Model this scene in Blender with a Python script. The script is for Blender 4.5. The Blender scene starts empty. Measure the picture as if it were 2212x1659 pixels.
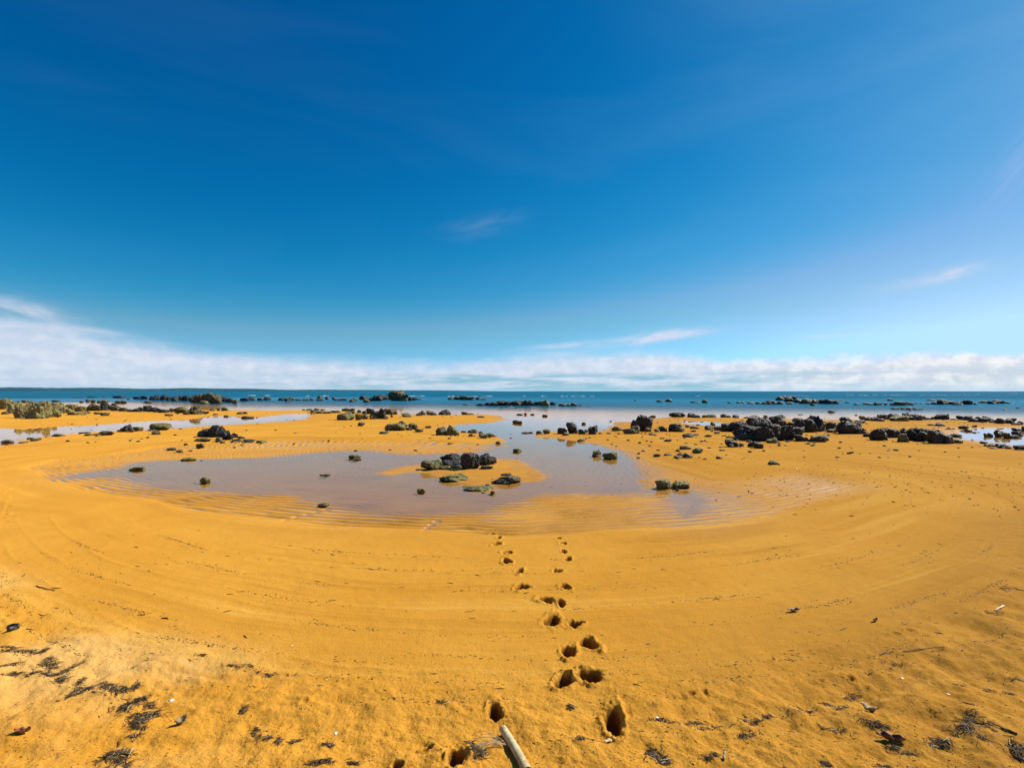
import bpy, bmesh, math, random
import numpy as np
from mathutils import Vector, Euler

scene = bpy.context.scene
col = scene.collection
rad = math.radians
EYE = 1.65

# ------------------------------------------------------------------ camera
cam_data = bpy.data.cameras.new("camera")
cam = bpy.data.objects.new("camera", cam_data)
col.objects.link(cam)
cam.location = (0, 0, EYE)
cam.rotation_euler = (rad(90) + math.atan(15.5 / 1106), 0, 0)
cam_data.sensor_width = 36
cam_data.lens = 18
cam_data.clip_start = 0.05
cam_data.clip_end = 60000
scene.camera = cam

# ------------------------------------------------------------------ light and exposure
SUN_AZ, SUN_EL = 66.0, 43.0            # degrees clockwise from the view, above the horizon
scene.view_settings.view_transform = 'Standard'
scene.view_settings.look = 'None'
scene.view_settings.gamma = 1
scene.view_settings.use_curve_mapping = False
scene.view_settings.exposure = 0.58
sun_dir = Vector((math.sin(rad(SUN_AZ)) * math.cos(rad(SUN_EL)), math.cos(rad(SUN_AZ)) * math.cos(rad(SUN_EL)), math.sin(rad(SUN_EL))))
sun_data = bpy.data.lights.new("sun", 'SUN')
sun_data.energy = 5.0
sun_data.angle = rad(0.5)
sun_data.color = (1.0, 0.94, 0.82)
sun = bpy.data.objects.new("sun", sun_data)
sun.rotation_euler = sun_dir.to_track_quat('Z', 'Y').to_euler()
sun.location = (30, 20, 40)
col.objects.link(sun)

class NT:
    """small helper to write node trees as expressions"""
    def __init__(s, tree): s.t = tree
    def n(s, typ, ins=None, **props):
        nd = s.t.nodes.new(typ)
        for k, v in props.items(): setattr(nd, k, v)
        for k, v in (ins or {}).items(): s.put(nd.inputs[k], v)
        return nd
    def put(s, sock, v):
        if hasattr(v, 'is_output'): s.t.links.new(v, sock)
        elif hasattr(v, 'outputs'): s.t.links.new(v.outputs[0], sock)
        else: sock.default_value = v
    def m(s, op, a, b=None, c=None, clamp=False):
        nd = s.t.nodes.new('ShaderNodeMath'); nd.operation = op; nd.use_clamp = clamp
        for i, v in enumerate((a, b, c)):
            if v is not None: s.put(nd.inputs[i], v)
        return nd.outputs[0]
    def ss(s, v, lo, hi, a=0.0, b=1.0):
        nd = s.t.nodes.new('ShaderNodeMapRange'); nd.interpolation_type = 'SMOOTHSTEP'
        for i, x in enumerate((v, lo, hi, a, b)): s.put(nd.inputs[i], x)
        return nd.outputs[0]
    def mix(s, f, a, b, typ='MIX'):
        nd = s.t.nodes.new('ShaderNodeMix'); nd.data_type = 'RGBA'; nd.blend_type = typ
        s.put(nd.inputs[0], f); s.put(nd.inputs[6], a); s.put(nd.inputs[7], b)
        return nd.outputs[2]
    def noise(s, vec, scale, detail=3, rough=0.55, dist=0.0):
        nd = s.n('ShaderNodeTexNoise', {'Scale': scale, 'Detail': detail, 'Roughness': rough, 'Distortion': dist})
        if vec is not None: s.put(nd.inputs['Vector'], vec)
        return nd.outputs[0]
    def xyz(s, x, y, z=0.0):
        return s.n('ShaderNodeCombineXYZ', {0: x, 1: y, 2: z}).outputs[0]

def C(r, g, b): return (r, g, b, 1.0)

# ------------------------------------------------------------------ sky
world = bpy.data.worlds.new("World")
scene.world = world
world.use_nodes = True
wt = world.node_tree
wt.nodes.clear()
w = NT(wt)
sky = w.n('ShaderNodeTexSky', sky_type='NISHITA', sun_disc=False, sun_elevation=rad(SUN_EL), sun_rotation=rad(SUN_AZ),
          altitude=0, air_density=1.0, dust_density=0.25, ozone_density=3.0)
tc = w.n('ShaderNodeTexCoord')
sx = w.n('ShaderNodeSeparateXYZ', {0: tc.outputs['Generated']})
X, Y, Z = sx.outputs
hyp = w.m('SQRT', w.m('ADD', w.m('MULTIPLY', X, X), w.m('MULTIPLY', Y, Y)))
tanE = w.m('DIVIDE', Z, w.m('MAXIMUM', hyp, 1e-4))
az = w.m('ARCTAN2', X, Y)
# deep, saturated blue of the clear air
sep = w.n('ShaderNodeSeparateColor', {0: sky.outputs[0]})
def chan(i, gain, power):
    return w.m('MULTIPLY', w.m('POWER', w.m('MULTIPLY', w.m('MAXIMUM', sep.outputs[i], 1e-4), 0.1), power), gain * 10)
SKY_FIT = ((40.0, 5.3), (0.74, 1.38), (0.68, 1.02))
cg = w.m('MINIMUM', chan(1, *SKY_FIT[1]), 5.5)
cb = w.m('MAXIMUM', w.m('MINIMUM', chan(2, *SKY_FIT[2]), 9.0), w.m('MULTIPLY', cg, 1.5))
sd = w.n('ShaderNodeVectorMath', {0: tc.outputs['Generated'], 1: tuple(sun_dir)}, operation='DOT_PRODUCT').outputs['Value']
aureole = w.ss(sd, 0.955, 0.995, 0.0, 0.62)      # whitish air close to the sun
cr = w.m('MINIMUM', chan(0, *SKY_FIT[0]), w.m('MULTIPLY', cg, w.m('ADD', aureole, w.ss(tanE, 0.34, 0.08, 0.34, w.m('MULTIPLY_ADD', w.ss(az, rad(8), rad(44)), 0.26, 0.36)))))
clear = w.n('ShaderNodeCombineColor', {0: cr, 1: cg, 2: cb}).outputs[0]
SK = 0.1                                  # background strength
def sky_col(r, g, b):                      # a cloud colour given as picture-linear value
    k = 1.0 / (SK * 2 ** scene.view_settings.exposure)
    return C(r * k, g * k, b * k)
# cloud bank along the horizon
curve = w.n('ShaderNodeFloatCurve', {'Value': w.m('MULTIPLY_ADD', az, 0.5 / math.pi, 0.5)})
pts = [(-180, .062), (-120, .075), (-70, .112), (-45, .107), (-39.3, .095), (-35, .084), (-29.5, .0715), (-22.4, .070), (-13, .063), (-5.5, .066), (2.3, .078),
       (9.9, .082), (19.6, .072), (24, .063), (33.9, .064), (38.9, .0625), (45, .058), (80, .062), (130, .058), (180, .062)]
cm = curve.mapping
cv = cm.curves[0]
for k, (a, t) in enumerate(pts):
    p = ((a / 360) + 0.5, t * 4)
    if k == 0: cv.points[0].location = p
    elif k == len(pts) - 1: cv.points[len(cv.points) - 1].location = p
    else: cv.points.new(*p)
cm.update()
top = w.m('SUBTRACT', w.m('MULTIPLY', curve.outputs[0], 0.25), 0.008)
n1 = w.noise(w.xyz(w.m('MULTIPLY', az, 5.0), w.m('MULTIPLY', tanE, 38.0)), 1.0, 5, 0.6, 0.3)
n2 = w.noise(w.xyz(w.m('MULTIPLY', az, 32.0), w.m('MULTIPLY', tanE, 50.0), 4.0), 1.0, 6, 0.6, 0.2)
n3 = w.noise(w.xyz(w.m('MULTIPLY', az, 9.0), w.m('MULTIPLY', tanE, 70.0), 9.0), 1.0, 4, 0.55, 0.3)
sunward = w.ss(az, rad(2), rad(44))        # cumulus on the sunny side, soft stratus away from it
edge = w.m('ADD', top, w.m('ADD', w.m('MULTIPLY', w.m('SUBTRACT', n1, 0.5), 0.038), w.m('MULTIPLY', w.m('SUBTRACT', n2, 0.5), w.m('MULTIPLY_ADD', sunward, 0.016, 0.004))))
soft = w.m('MULTIPLY_ADD', sunward, -0.014, 0.022)
dens = w.ss(w.m('SUBTRACT', edge, tanE), w.m('MULTIPLY', soft, -0.6), soft)
dens = w.m('MULTIPLY', dens, w.m('MULTIPLY_ADD', n3, 0.22, 0.80, clamp=True))
puff = w.ss(n2, 0.38, 0.66)
cloud_l = w.mix(puff, sky_col(.62, .70, .85), sky_col(.74, .79, .90))
cloud_r = w.mix(puff, sky_col(.68, .72, .80), sky_col(.95, .95, .93))
cloud = w.mix(sunward, cloud_l, cloud_r)
# grey-blue base of the bank, low over the water
n4 = w.noise(w.xyz(w.m('MULTIPLY', az, 7.0), w.m('MULTIPLY', tanE, 75.0), 21.0), 1.0, 5, 0.6, 0.2)
mid = w.m('MULTIPLY', w.ss(az, rad(-34), rad(-8)), w.ss(az, rad(44), rad(16)))
lowk = w.m('MULTIPLY', w.ss(tanE, 0.040, 0.026), w.ss(n4, 0.38, 0.62))
lowk = w.m('MULTIPLY', lowk, w.m('MULTIPLY_ADD', mid, 0.75, 0.2))
cloud = w.mix(lowk, cloud, sky_col(.25, .50, .62))
hor = w.ss(tanE, 0.016, 0.0)
cloud = w.mix(w.m('MULTIPLY', hor, 0.55), cloud, sky_col(.42, .66, .80))
c1 = w.mix(dens, clear, cloud)
# wisps of cirrus, each a soft streak of stretched noise
def wisp(a0, t0, wa, wt_, tilt, amount, seed):
    da = w.m('SUBTRACT', az, rad(a0)); dt = w.m('SUBTRACT', w.m('SUBTRACT', tanE, t0), w.m('MULTIPLY', da, tilt))
    g = w.m('ADD', w.m('POWER', w.m('DIVIDE', da, rad(wa)), 2.0), w.m('POWER', w.m('DIVIDE', dt, wt_), 2.0))
    g = w.m('POWER', 2.718, w.m('MULTIPLY', g, -1.0))
    ns = w.noise(w.xyz(w.m('MULTIPLY', da, 12.0), w.m('MULTIPLY', dt, 40.0), seed), 1.0, 4, 0.55, 0.4)
    return w.m('MULTIPLY', w.m('MULTIPLY', g, w.ss(ns, 0.25, 0.7)), amount)
wi = [wisp(-44.0, .115, 3.5, .014, -.18, .8, 1), wisp(-41, .092, 5, .006, -.06, .6, 2), wisp(17.0, .106, 3.2, .0085, .03, .95, 3), wisp(14.5, .096, 5.5, .009, .12, .75, 4), wisp(7, .090, 6, .006, .08, .6, 14),
      wisp(41.0, .178, 1.6, .0085, .26, .95, 5), wisp(39.5, .170, 3.5, .010, .1, .3, 6), wisp(-3, .325, 4, .02, .2, .09, 7), wisp(45.8, .335, 2.5, .05, 1.2, .16, 8),
      wisp(31, .092, 3, .003, 0, .35, 9)]
ws = wi[0]
for x_ in wi[1:]: ws = w.m('ADD', ws, x_)
c2 = w.mix(w.m('MINIMUM', ws, 1.0), c1, sky_col(.74, .76, .90))
# thin veil that brightens towards the sun
veil_n = w.noise(w.xyz(w.m('MULTIPLY', az, 2.2), w.m('MULTIPLY', tanE, 6.0), 3.0), 1.0, 4, 0.55, 0.6)
sd = w.n('ShaderNodeVectorMath', {0: tc.outputs['Generated'], 1: tuple(sun_dir)}, operation='DOT_PRODUCT').outputs['Value']
veil = w.m('MULTIPLY', w.ss(sd, 0.70, 1.0), w.m('MULTIPLY_ADD', veil_n, 0.22, -0.02))
broad = w.noise(w.xyz(w.m('MULTIPLY', az, 1.6), w.m('MULTIPLY', tanE, 7.0), 33.0), 1.0, 4, 0.55, 0.5)
veil = w.m('ADD', veil, w.m('MULTIPLY', w.ss(broad, 0.45, 0.75), w.m('MULTIPLY_ADD', w.ss(az, rad(-20), rad(40)), 0.025, 0.012)))
c3 = w.mix(veil, c2, sky_col(.50, .68, .92))
below = w.ss(Z, -0.02, -0.002)
final = w.mix(below, sky_col(.10, .2, .3), c3)
bg = w.n('ShaderNodeBackground', {'Color': final, 'Strength': SK})
w.n('ShaderNodeOutputWorld', {'Surface': bg})

# ------------------------------------------------------------------ measured layout, in metres (x right, y away from the viewer)
GROUP_PHRASES = [
    'the jagged olive outcrop beside the stream',
    'the brown rocks next to the olive outcrop',
    'the dark ridge along the far shoreline',
    'the small stones where stream meets shore',
    'the scattered far reef in blue water',
    'the long reef with the domed rock',
    'the low black reef before the crag',
    'the tall sea crag and its shelf',
    'the small flat reef beside breaking waves',
    'the black mid sea reef by the channel',
    'the lone rocks in open blue water',
    'the stones standing in the shallow channel',
    'the boulders on the pointed sand spit',
    'the group around the tallest channel boulder',
    'the brown stones behind the shore boulders',
    'the flat stones scattered on orange sand',
    'the knee high stones above the pool',
    'the mossy round boulders in the pool',
    'the shoreline row beyond the small pool',
    'the great black outcrop on the beach',
    'the loose blocks under the great outcrop',
    'the black boulders bordering the great outcrop',
    'the black wall of beach boulders',
    'the shoreline row behind the beach boulders',
    'the shoreline row nearest the right edge',
    'the dots of rock in shallow sea',
    'the jagged reef right of centre sea',
    'the broken reef between the larger reefs',
    'the low reef closest to the beach',
    'the far reef near the right edge',
    'the stones around the right tide pool',
    'the rocks standing in the right tide pool',
    'the front edge of the right tide pool',
    'the brown shelf stones at the shoreline',
    'the boulder group on the long sandbar',
    'the dark stones along the sandbar top',
    'the low brown stones on the sandbar',
    'the mossy cluster amid the sandbar',
    'the split boulder near the sandbar tip',
    'the wet stones at the sandbar tip',
    'the rounded rocks below the stream',
    'the flat slabs strung below the stream',
    'the black pile on the left sandbar',
    'the stones lying below the black pile',
    'the mossy stones in the pool shallows',
    "the pool islet's black rock pile",
    'the mossy slabs beside the pool islet',
    'the half sunk stones of the pool',
    'the olive boulder pair at pool side',
    'the single dark stone on smooth sand',
]
ROCK_TABLE = [
    (0, -44.631, 44.988, 1.272, 0.946, 0.98, 'O', 'boulder', 'rounded olive boulder, leftmost of the jagged olive outcrop beside the stream'),
    (0, -48.333, 49.282, 0.465, 0.347, 0.568, 'O', 'rock', 'tall olive rock, second from left in the jagged olive outcrop beside the stream'),
    (0, -35.414, 36.404, 1.03, 0.765, 0.875, 'O', 'boulder', 'rounded olive boulder, third from left in the jagged olive outcrop beside the stream'),
    (0, -47.807, 49.49, 0.537, 0.401, 0.707, 'O', 'rock', 'tall olive rock, fourth from left in the jagged olive outcrop beside the stream'),
    (0, -29.163, 30.62, 1.083, 0.803, 0.944, 'O', 'boulder', 'tall olive boulder, fifth from left in the jagged olive outcrop beside the stream'),
    (0, -42.553, 45.326, 0.641, 0.479, 0.751, 'O', 'boulder', 'tall olive boulder, sixth from left in the jagged olive outcrop beside the stream'),
    (0, -27.773, 29.944, 1.341, 0.992, 1.023, 'O', 'boulder', 'rounded olive boulder, biggest of the jagged olive outcrop beside the stream'),
    (0, -45.987, 50.072, 0.519, 0.388, 0.669, 'O', 'rock', 'tall olive rock, eighth from left in the jagged olive outcrop beside the stream'),
    (0, -40.639, 44.358, 1.15, 0.856, 0.761, 'O', 'boulder', 'rounded olive boulder, ninth from left in the jagged olive outcrop beside the stream'),
    (0, -33.995, 37.571, 0.531, 0.397, 0.779, 'O', 'boulder', 'tall olive boulder, tenth from left in the jagged olive outcrop beside the stream'),
    (0, -28.528, 31.688, 0.971, 0.721, 0.796, 'O', 'boulder', 'rounded olive boulder, eleventh from left in the jagged olive outcrop beside the stream'),
    (0, -36.303, 40.942, 1.061, 0.79, 0.701, 'O', 'boulder', 'rounded olive boulder, twelfth from left in the jagged olive outcrop beside the stream'),
    (0, -41.627, 47.309, 0.491, 0.367, 0.544, 'O', 'rock', 'tall olive rock, thirteenth from left in the jagged olive outcrop beside the stream'),
    (0, -32.221, 36.905, 0.783, 0.583, 0.505, 'O', 'boulder', 'rounded olive boulder, fourteenth from left in the jagged olive outcrop beside the stream'),
    (0, -36.365, 42.31, 1.097, 0.816, 0.558, 'O', 'boulder', 'rounded olive boulder, fifteenth from left in the jagged olive outcrop beside the stream'),
    (0, -29.46, 34.596, 1.223, 0.907, 0.226, 'O', 'boulder', 'flat olive boulder, sixteenth from left in the jagged olive outcrop beside the stream'),
    (0, -34.125, 40.56, 0.956, 0.712, 0.413, 'O', 'boulder', 'low olive boulder, rightmost of the jagged olive outcrop beside the stream'),
    (1, -34.417, 42.039, 0.793, 0.591, 0.577, 'T', 'boulder', 'rounded brown boulder, leftmost of the brown rocks next to the olive outcrop'),
    (1, -33.466, 41.335, 0.585, 0.436, 0.474, 'T', 'rock', 'rounded brown rock, second from left in the brown rocks next to the olive outcrop'),
    (1, -33.998, 42.648, 0.704, 0.525, 0.666, 'B', 'boulder', 'tall black boulder, third from left in the brown rocks next to the olive outcrop'),
    (1, -26.509, 33.396, 0.551, 0.411, 0.225, 'T', 'rock', 'low brown rock, fourth from left in the brown rocks next to the olive outcrop'),
    (1, -33.989, 43.19, 0.611, 0.456, 0.575, 'T', 'rock', 'tall brown rock, fifth from left in the brown rocks next to the olive outcrop'),
    (1, -34.835, 44.846, 0.634, 0.474, 0.618, 'B', 'rock', 'tall black rock, sixth from left in the brown rocks next to the olive outcrop'),
    (1, -32.191, 41.746, 1.082, 0.805, 0.473, 'T', 'boulder', 'low brown boulder, seventh from left in the brown rocks next to the olive outcrop'),
    (1, -30.808, 40.549, 0.669, 0.499, 0.322, 'T', 'rock', 'low brown rock, rightmost of the brown rocks next to the olive outcrop'),
    (2, -29.423, 39.552, 0.653, 0.487, 0.222, 'B', 'rock', 'low black rock, leftmost of the dark ridge along the far shoreline'),
    (2, -29.0, 39.586, 0.56, 0.418, 0.269, 'B', 'rock', 'low black rock, second from left in the dark ridge along the far shoreline'),
    (2, -29.555, 40.722, 0.576, 0.43, 0.325, 'B', 'rock', 'rounded black rock, third from left in the dark ridge along the far shoreline'),
    (2, -28.314, 39.756, 0.75, 0.559, 0.499, 'B', 'boulder', 'rounded black boulder, fourth from left in the dark ridge along the far shoreline'),
    (2, -27.926, 39.782, 0.656, 0.49, 0.362, 'B', 'rock', 'rounded black rock, fifth from left in the dark ridge along the far shoreline'),
    (2, -26.829, 38.783, 0.64, 0.477, 0.308, 'B', 'rock', 'low black rock, sixth from left in the dark ridge along the far shoreline'),
    (2, -25.784, 37.892, 0.804, 0.599, 0.255, 'B', 'rock', 'low black rock, seventh from left in the dark ridge along the far shoreline'),
    (2, -26.549, 39.948, 0.565, 0.422, 0.272, 'B', 'rock', 'low black rock, eighth from left in the dark ridge along the far shoreline'),
    (2, -25.457, 38.97, 0.643, 0.48, 0.309, 'B', 'rock', 'low black rock, ninth from left in the dark ridge along the far shoreline'),
    (2, -24.1, 37.476, 0.795, 0.592, 0.469, 'G', 'boulder', 'rounded mossy boulder, tenth from left in the dark ridge along the far shoreline'),
    (2, -21.967, 35.473, 1.003, 0.746, 0.581, 'T', 'boulder', 'rounded brown boulder, biggest of the dark ridge along the far shoreline'),
    (2, -21.845, 36.339, 0.771, 0.574, 0.202, 'T', 'rock', 'flat brown rock, rightmost of the dark ridge along the far shoreline'),
    (3, -23.311, 41.601, 0.588, 0.439, 0.303, 'G', 'rock', 'rounded mossy rock, the small stones where stream meets shore'),
    (4, -58.064, 73.045, 1.033, 0.771, 0.469, 'T', 'rock', 'low brown rock, left one of the scattered far reef in blue water'),
    (4, -93.105, 121.456, 3.149, 2.343, 0.665, 'B', 'rock', 'flat black rock, right one of the scattered far reef in blue water'),
    (5, -76.255, 104.414, 1.969, 1.468, 0.598, 'B', 'rock', 'low black rock, leftmost of the long reef with the domed rock'),
    (5, -73.186, 101.951, 1.442, 1.077, 0.751, 'B', 'rock', 'rounded black rock, second from left in the long reef with the domed rock'),
    (5, -64.782, 92.434, 1.525, 1.138, 0.851, 'B', 'rock', 'rounded black rock, third from left in the long reef with the domed rock'),
    (5, -64.122, 92.691, 1.311, 0.979, 1.026, 'B', 'rock', 'rounded black rock, fourth from left in the long reef with the domed rock'),
    (5, -61.775, 90.785, 1.284, 0.959, 1.089, 'B', 'rock', 'rounded black rock, fifth from left in the long reef with the domed rock'),
    (5, -58.834, 87.778, 1.034, 0.773, 0.769, 'B', 'rock', 'rounded black rock, sixth from left in the long reef with the domed rock'),
    (5, -56.198, 85.14, 1.405, 1.048, 0.882, 'B', 'rock', 'rounded black rock, seventh from left in the long reef with the domed rock'),
    (5, -56.809, 87.569, 1.651, 1.231, 1.008, 'B', 'boulder', 'rounded black boulder, eighth from left in the long reef with the domed rock'),
    (5, -54.595, 85.806, 1.416, 1.056, 1.028, 'B', 'rock', 'rounded black rock, ninth from left in the long reef with the domed rock'),
    (5, -51.393, 82.088, 0.967, 0.723, 0.757, 'B', 'rock', 'rounded black rock, tenth from left in the long reef with the domed rock'),
    (5, -45.406, 74.55, 2.284, 1.697, 1.302, 'T', 'boulder', 'rounded brown boulder, eleventh from left in the long reef with the domed rock'),
    (5, -40.95, 68.121, 1.124, 0.839, 0.467, 'G', 'rock', 'low mossy rock, twelfth from left in the long reef with the domed rock'),
    (5, -42.589, 71.933, 2.204, 1.637, 1.523, 'T', 'boulder', 'rounded brown boulder, thirteenth from left in the long reef with the domed rock'),
    (5, -40.269, 69.341, 1.961, 1.458, 1.34, 'T', 'boulder', 'rounded brown boulder, fourteenth from left in the long reef with the domed rock'),
    (5, -44.578, 79.235, 1.494, 1.114, 0.838, 'B', 'rock', 'rounded black rock, fifteenth from left in the long reef with the domed rock'),
    (5, -41.943, 76.084, 1.255, 0.937, 0.699, 'B', 'rock', 'rounded black rock, sixteenth from left in the long reef with the domed rock'),
    (5, -37.254, 68.937, 0.812, 0.607, 0.635, 'G', 'rock', 'rounded mossy rock, seventeenth from left in the long reef with the domed rock'),
    (5, -44.172, 84.65, 1.397, 1.042, 0.582, 'B', 'rock', 'low black rock, eighteenth from left in the long reef with the domed rock'),
    (5, -46.152, 90.209, 1.701, 1.268, 0.662, 'B', 'rock', 'low black rock, rightmost of the long reef with the domed rock'),
    (6, -44.155, 92.099, 1.606, 1.198, 0.741, 'B', 'rock', 'low black rock, leftmost of the low black reef before the crag'),
    (6, -40.106, 89.355, 1.474, 1.1, 0.574, 'B', 'rock', 'low black rock, second from left in the low black reef before the crag'),
    (6, -36.129, 82.366, 1.165, 0.87, 0.606, 'B', 'rock', 'rounded black rock, rightmost of the low black reef before the crag'),
    (7, -28.417, 98.695, 2.094, 1.56, 0.953, 'B', 'rock', 'low black rock, leftmost of the tall sea crag and its shelf'),
    (7, -21.102, 74.163, 1.049, 0.783, 0.596, 'G', 'rock', 'rounded mossy rock, second from left in the tall sea crag and its shelf'),
    (7, -22.795, 83.783, 1.185, 0.885, 0.772, 'B', 'rock', 'rounded black rock, third from left in the tall sea crag and its shelf'),
    (7, -21.774, 84.241, 2.184, 1.625, 1.162, 'B', 'boulder', 'rounded black boulder, fourth from left in the tall sea crag and its shelf'),
    (7, -23.625, 95.159, 1.346, 1.005, 0.921, 'B', 'rock', 'rounded black rock, fifth from left in the tall sea crag and its shelf'),
    (7, -23.429, 97.946, 1.616, 1.206, 1.175, 'B', 'rock', 'rounded black rock, sixth from left in the tall sea crag and its shelf'),
    (7, -19.389, 86.812, 2.865, 2.126, 1.9, 'T', 'boulder', 'rounded brown boulder, biggest of the tall sea crag and its shelf'),
    (7, -17.929, 84.567, 1.794, 1.336, 1.443, 'T', 'boulder', 'rounded brown boulder, eighth from left in the tall sea crag and its shelf'),
    (7, -17.457, 86.501, 1.223, 0.913, 0.757, 'B', 'rock', 'rounded black rock, ninth from left in the tall sea crag and its shelf'),
    (7, -17.439, 89.95, 1.696, 1.265, 0.618, 'B', 'rock', 'low black rock, rightmost of the tall sea crag and its shelf'),
    (8, -11.338, 98.004, 2.079, 1.549, 0.582, 'T', 'rock', 'low brown rock, leftmost of the small flat reef beside breaking waves'),
    (8, -10.22, 97.93, 1.616, 1.206, 0.72, 'T', 'rock', 'low brown rock, second from left in the small flat reef beside breaking waves'),
    (8, -8.771, 94.277, 2.0, 1.49, 0.822, 'T', 'rock', 'low brown rock, biggest of the small flat reef beside breaking waves'),
    (8, -7.488, 94.269, 1.777, 1.325, 0.648, 'B', 'rock', 'low black rock, fourth from left in the small flat reef beside breaking waves'),
    (8, -6.372, 96.794, 1.597, 1.192, 0.532, 'B', 'rock', 'low black rock, rightmost of the small flat reef beside breaking waves'),
    (9, -3.606, 58.825, 1.109, 0.827, 0.292, 'B', 'rock', 'flat black rock, leftmost of the black mid sea reef by the channel'),
    (9, -2.807, 58.839, 1.109, 0.827, 0.402, 'B', 'rock', 'low black rock, second from left in the black mid sea reef by the channel'),
    (9, -1.86, 58.416, 1.239, 0.923, 0.479, 'B', 'rock', 'low black rock, third from left in the black mid sea reef by the channel'),
    (9, -1.198, 58.422, 1.239, 0.923, 0.628, 'B', 'boulder', 'rounded black boulder, fourth from left in the black mid sea reef by the channel'),
    (9, -0.4, 57.912, 1.092, 0.814, 0.556, 'B', 'rock', 'rounded black rock, fifth from left in the black mid sea reef by the channel'),
    (9, 0.519, 57.954, 1.229, 0.916, 0.663, 'B', 'boulder', 'rounded black boulder, sixth from left in the black mid sea reef by the channel'),
    (9, 1.184, 58.377, 1.101, 0.821, 0.561, 'B', 'rock', 'rounded black rock, seventh from left in the black mid sea reef by the channel'),
    (9, 1.833, 57.984, 1.367, 1.017, 0.717, 'B', 'boulder', 'rounded black boulder, eighth from left in the black mid sea reef by the channel'),
    (9, 2.687, 58.83, 1.109, 0.827, 0.483, 'B', 'rock', 'low black rock, ninth from left in the black mid sea reef by the channel'),
    (9, 3.597, 56.993, 1.236, 0.921, 0.745, 'G', 'boulder', 'rounded mossy boulder, tenth from left in the black mid sea reef by the channel'),
    (9, 4.817, 60.638, 0.772, 0.577, 0.445, 'B', 'rock', 'rounded black rock, eleventh from left in the black mid sea reef by the channel'),
    (9, 5.664, 56.864, 1.072, 0.799, 0.309, 'G', 'rock', 'low mossy rock, twelfth from left in the black mid sea reef by the channel'),
    (9, 6.433, 56.826, 1.071, 0.799, 0.308, 'G', 'rock', 'low mossy rock, rightmost of the black mid sea reef by the channel'),
    (10, 24.137, 78.802, 1.189, 0.887, 0.506, 'T', 'rock', 'low brown rock, the lone rocks in open blue water'),
    (12, 1.072, 20.003, 0.283, 0.211, 0.124, 'G', 'rock', 'low mossy rock, leftmost of the boulders on the pointed sand spit'),
    (12, 1.322, 19.678, 0.288, 0.215, 0.195, 'G', 'rock', 'rounded mossy rock, second from left in the boulders on the pointed sand spit'),
    (12, 1.906, 19.494, 0.386, 0.288, 0.236, 'B', 'boulder', 'rounded black boulder, third from left in the boulders on the pointed sand spit'),
    (12, 1.988, 18.802, 0.266, 0.199, 0.116, 'G', 'rock', 'low mossy rock, fourth from left in the boulders on the pointed sand spit'),
    (12, 2.267, 19.554, 0.424, 0.316, 0.435, 'B', 'boulder', 'tall black boulder, biggest of the boulders on the pointed sand spit'),
    (12, 2.617, 19.194, 0.271, 0.203, 0.19, 'B', 'rock', 'rounded black rock, sixth from left in the boulders on the pointed sand spit'),
    (12, 3.026, 19.169, 0.37, 0.276, 0.339, 'B', 'boulder', 'tall black boulder, rightmost of the boulders on the pointed sand spit'),
    (13, 4.289, 20.993, 0.455, 0.339, 0.186, 'G', 'rock', 'low mossy rock, leftmost of the group around the tallest channel boulder'),
    (13, 4.449, 19.313, 0.428, 0.319, 0.206, 'T', 'boulder', 'low brown boulder, second from left in the group around the tallest channel boulder'),
    (13, 4.694, 19.51, 0.414, 0.308, 0.308, 'G', 'boulder', 'rounded mossy boulder, third from left in the group around the tallest channel boulder'),
    (13, 5.263, 21.672, 0.511, 0.38, 0.417, 'B', 'boulder', 'rounded black boulder, fourth from left in the group around the tallest channel boulder'),
    (13, 5.361, 20.815, 0.736, 0.546, 0.671, 'B', 'boulder', 'tall black boulder, biggest of the group around the tallest channel boulder'),
    (13, 5.397, 20.328, 0.297, 0.222, 0.182, 'T', 'rock', 'rounded brown rock, rightmost of the group around the tallest channel boulder'),
    (14, 6.007, 20.444, 0.357, 0.266, 0.215, 'B', 'rock', 'rounded black rock, leftmost of the brown stones behind the shore boulders'),
    (14, 6.47, 20.369, 0.528, 0.393, 0.329, 'B', 'boulder', 'rounded black boulder, biggest of the brown stones behind the shore boulders'),
    (14, 6.584, 20.155, 0.399, 0.297, 0.197, 'T', 'rock', 'low brown rock, third from left in the brown stones behind the shore boulders'),
    (14, 7.767, 21.808, 0.391, 0.291, 0.114, 'T', 'rock', 'low brown rock, fourth from left in the brown stones behind the shore boulders'),
    (14, 8.129, 21.144, 0.359, 0.268, 0.199, 'T', 'rock', 'rounded brown rock, fifth from left in the brown stones behind the shore boulders'),
    (14, 8.392, 20.844, 0.413, 0.308, 0.175, 'T', 'rock', 'low brown rock, rightmost of the brown stones behind the shore boulders'),
    (15, 6.185, 17.938, 0.423, 0.315, 0.127, 'B', 'rock', 'low black rock, the flat stones scattered on orange sand'),
    (16, 3.605, 12.709, 0.204, 0.152, 0.07, 'T', 'rock', 'low brown rock, leftmost of the knee high stones above the pool'),
    (16, 3.932, 12.934, 0.219, 0.164, 0.065, 'G', 'rock', 'low mossy rock, second from left in the knee high stones above the pool'),
    (16, 4.825, 14.275, 0.363, 0.27, 0.108, 'T', 'boulder', 'low brown boulder, third from left in the knee high stones above the pool'),
    (16, 4.262, 12.443, 0.276, 0.205, 0.123, 'T', 'boulder', 'low brown boulder, fourth from left in the knee high stones above the pool'),
    (16, 4.836, 13.366, 0.284, 0.211, 0.14, 'G', 'boulder', 'low mossy boulder, rightmost of the knee high stones above the pool'),
    (17, 0.148, 14.012, 0.258, 0.192, 0.096, 'G', 'rock', 'low mossy rock, leftmost of the mossy round boulders in the pool'),
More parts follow.
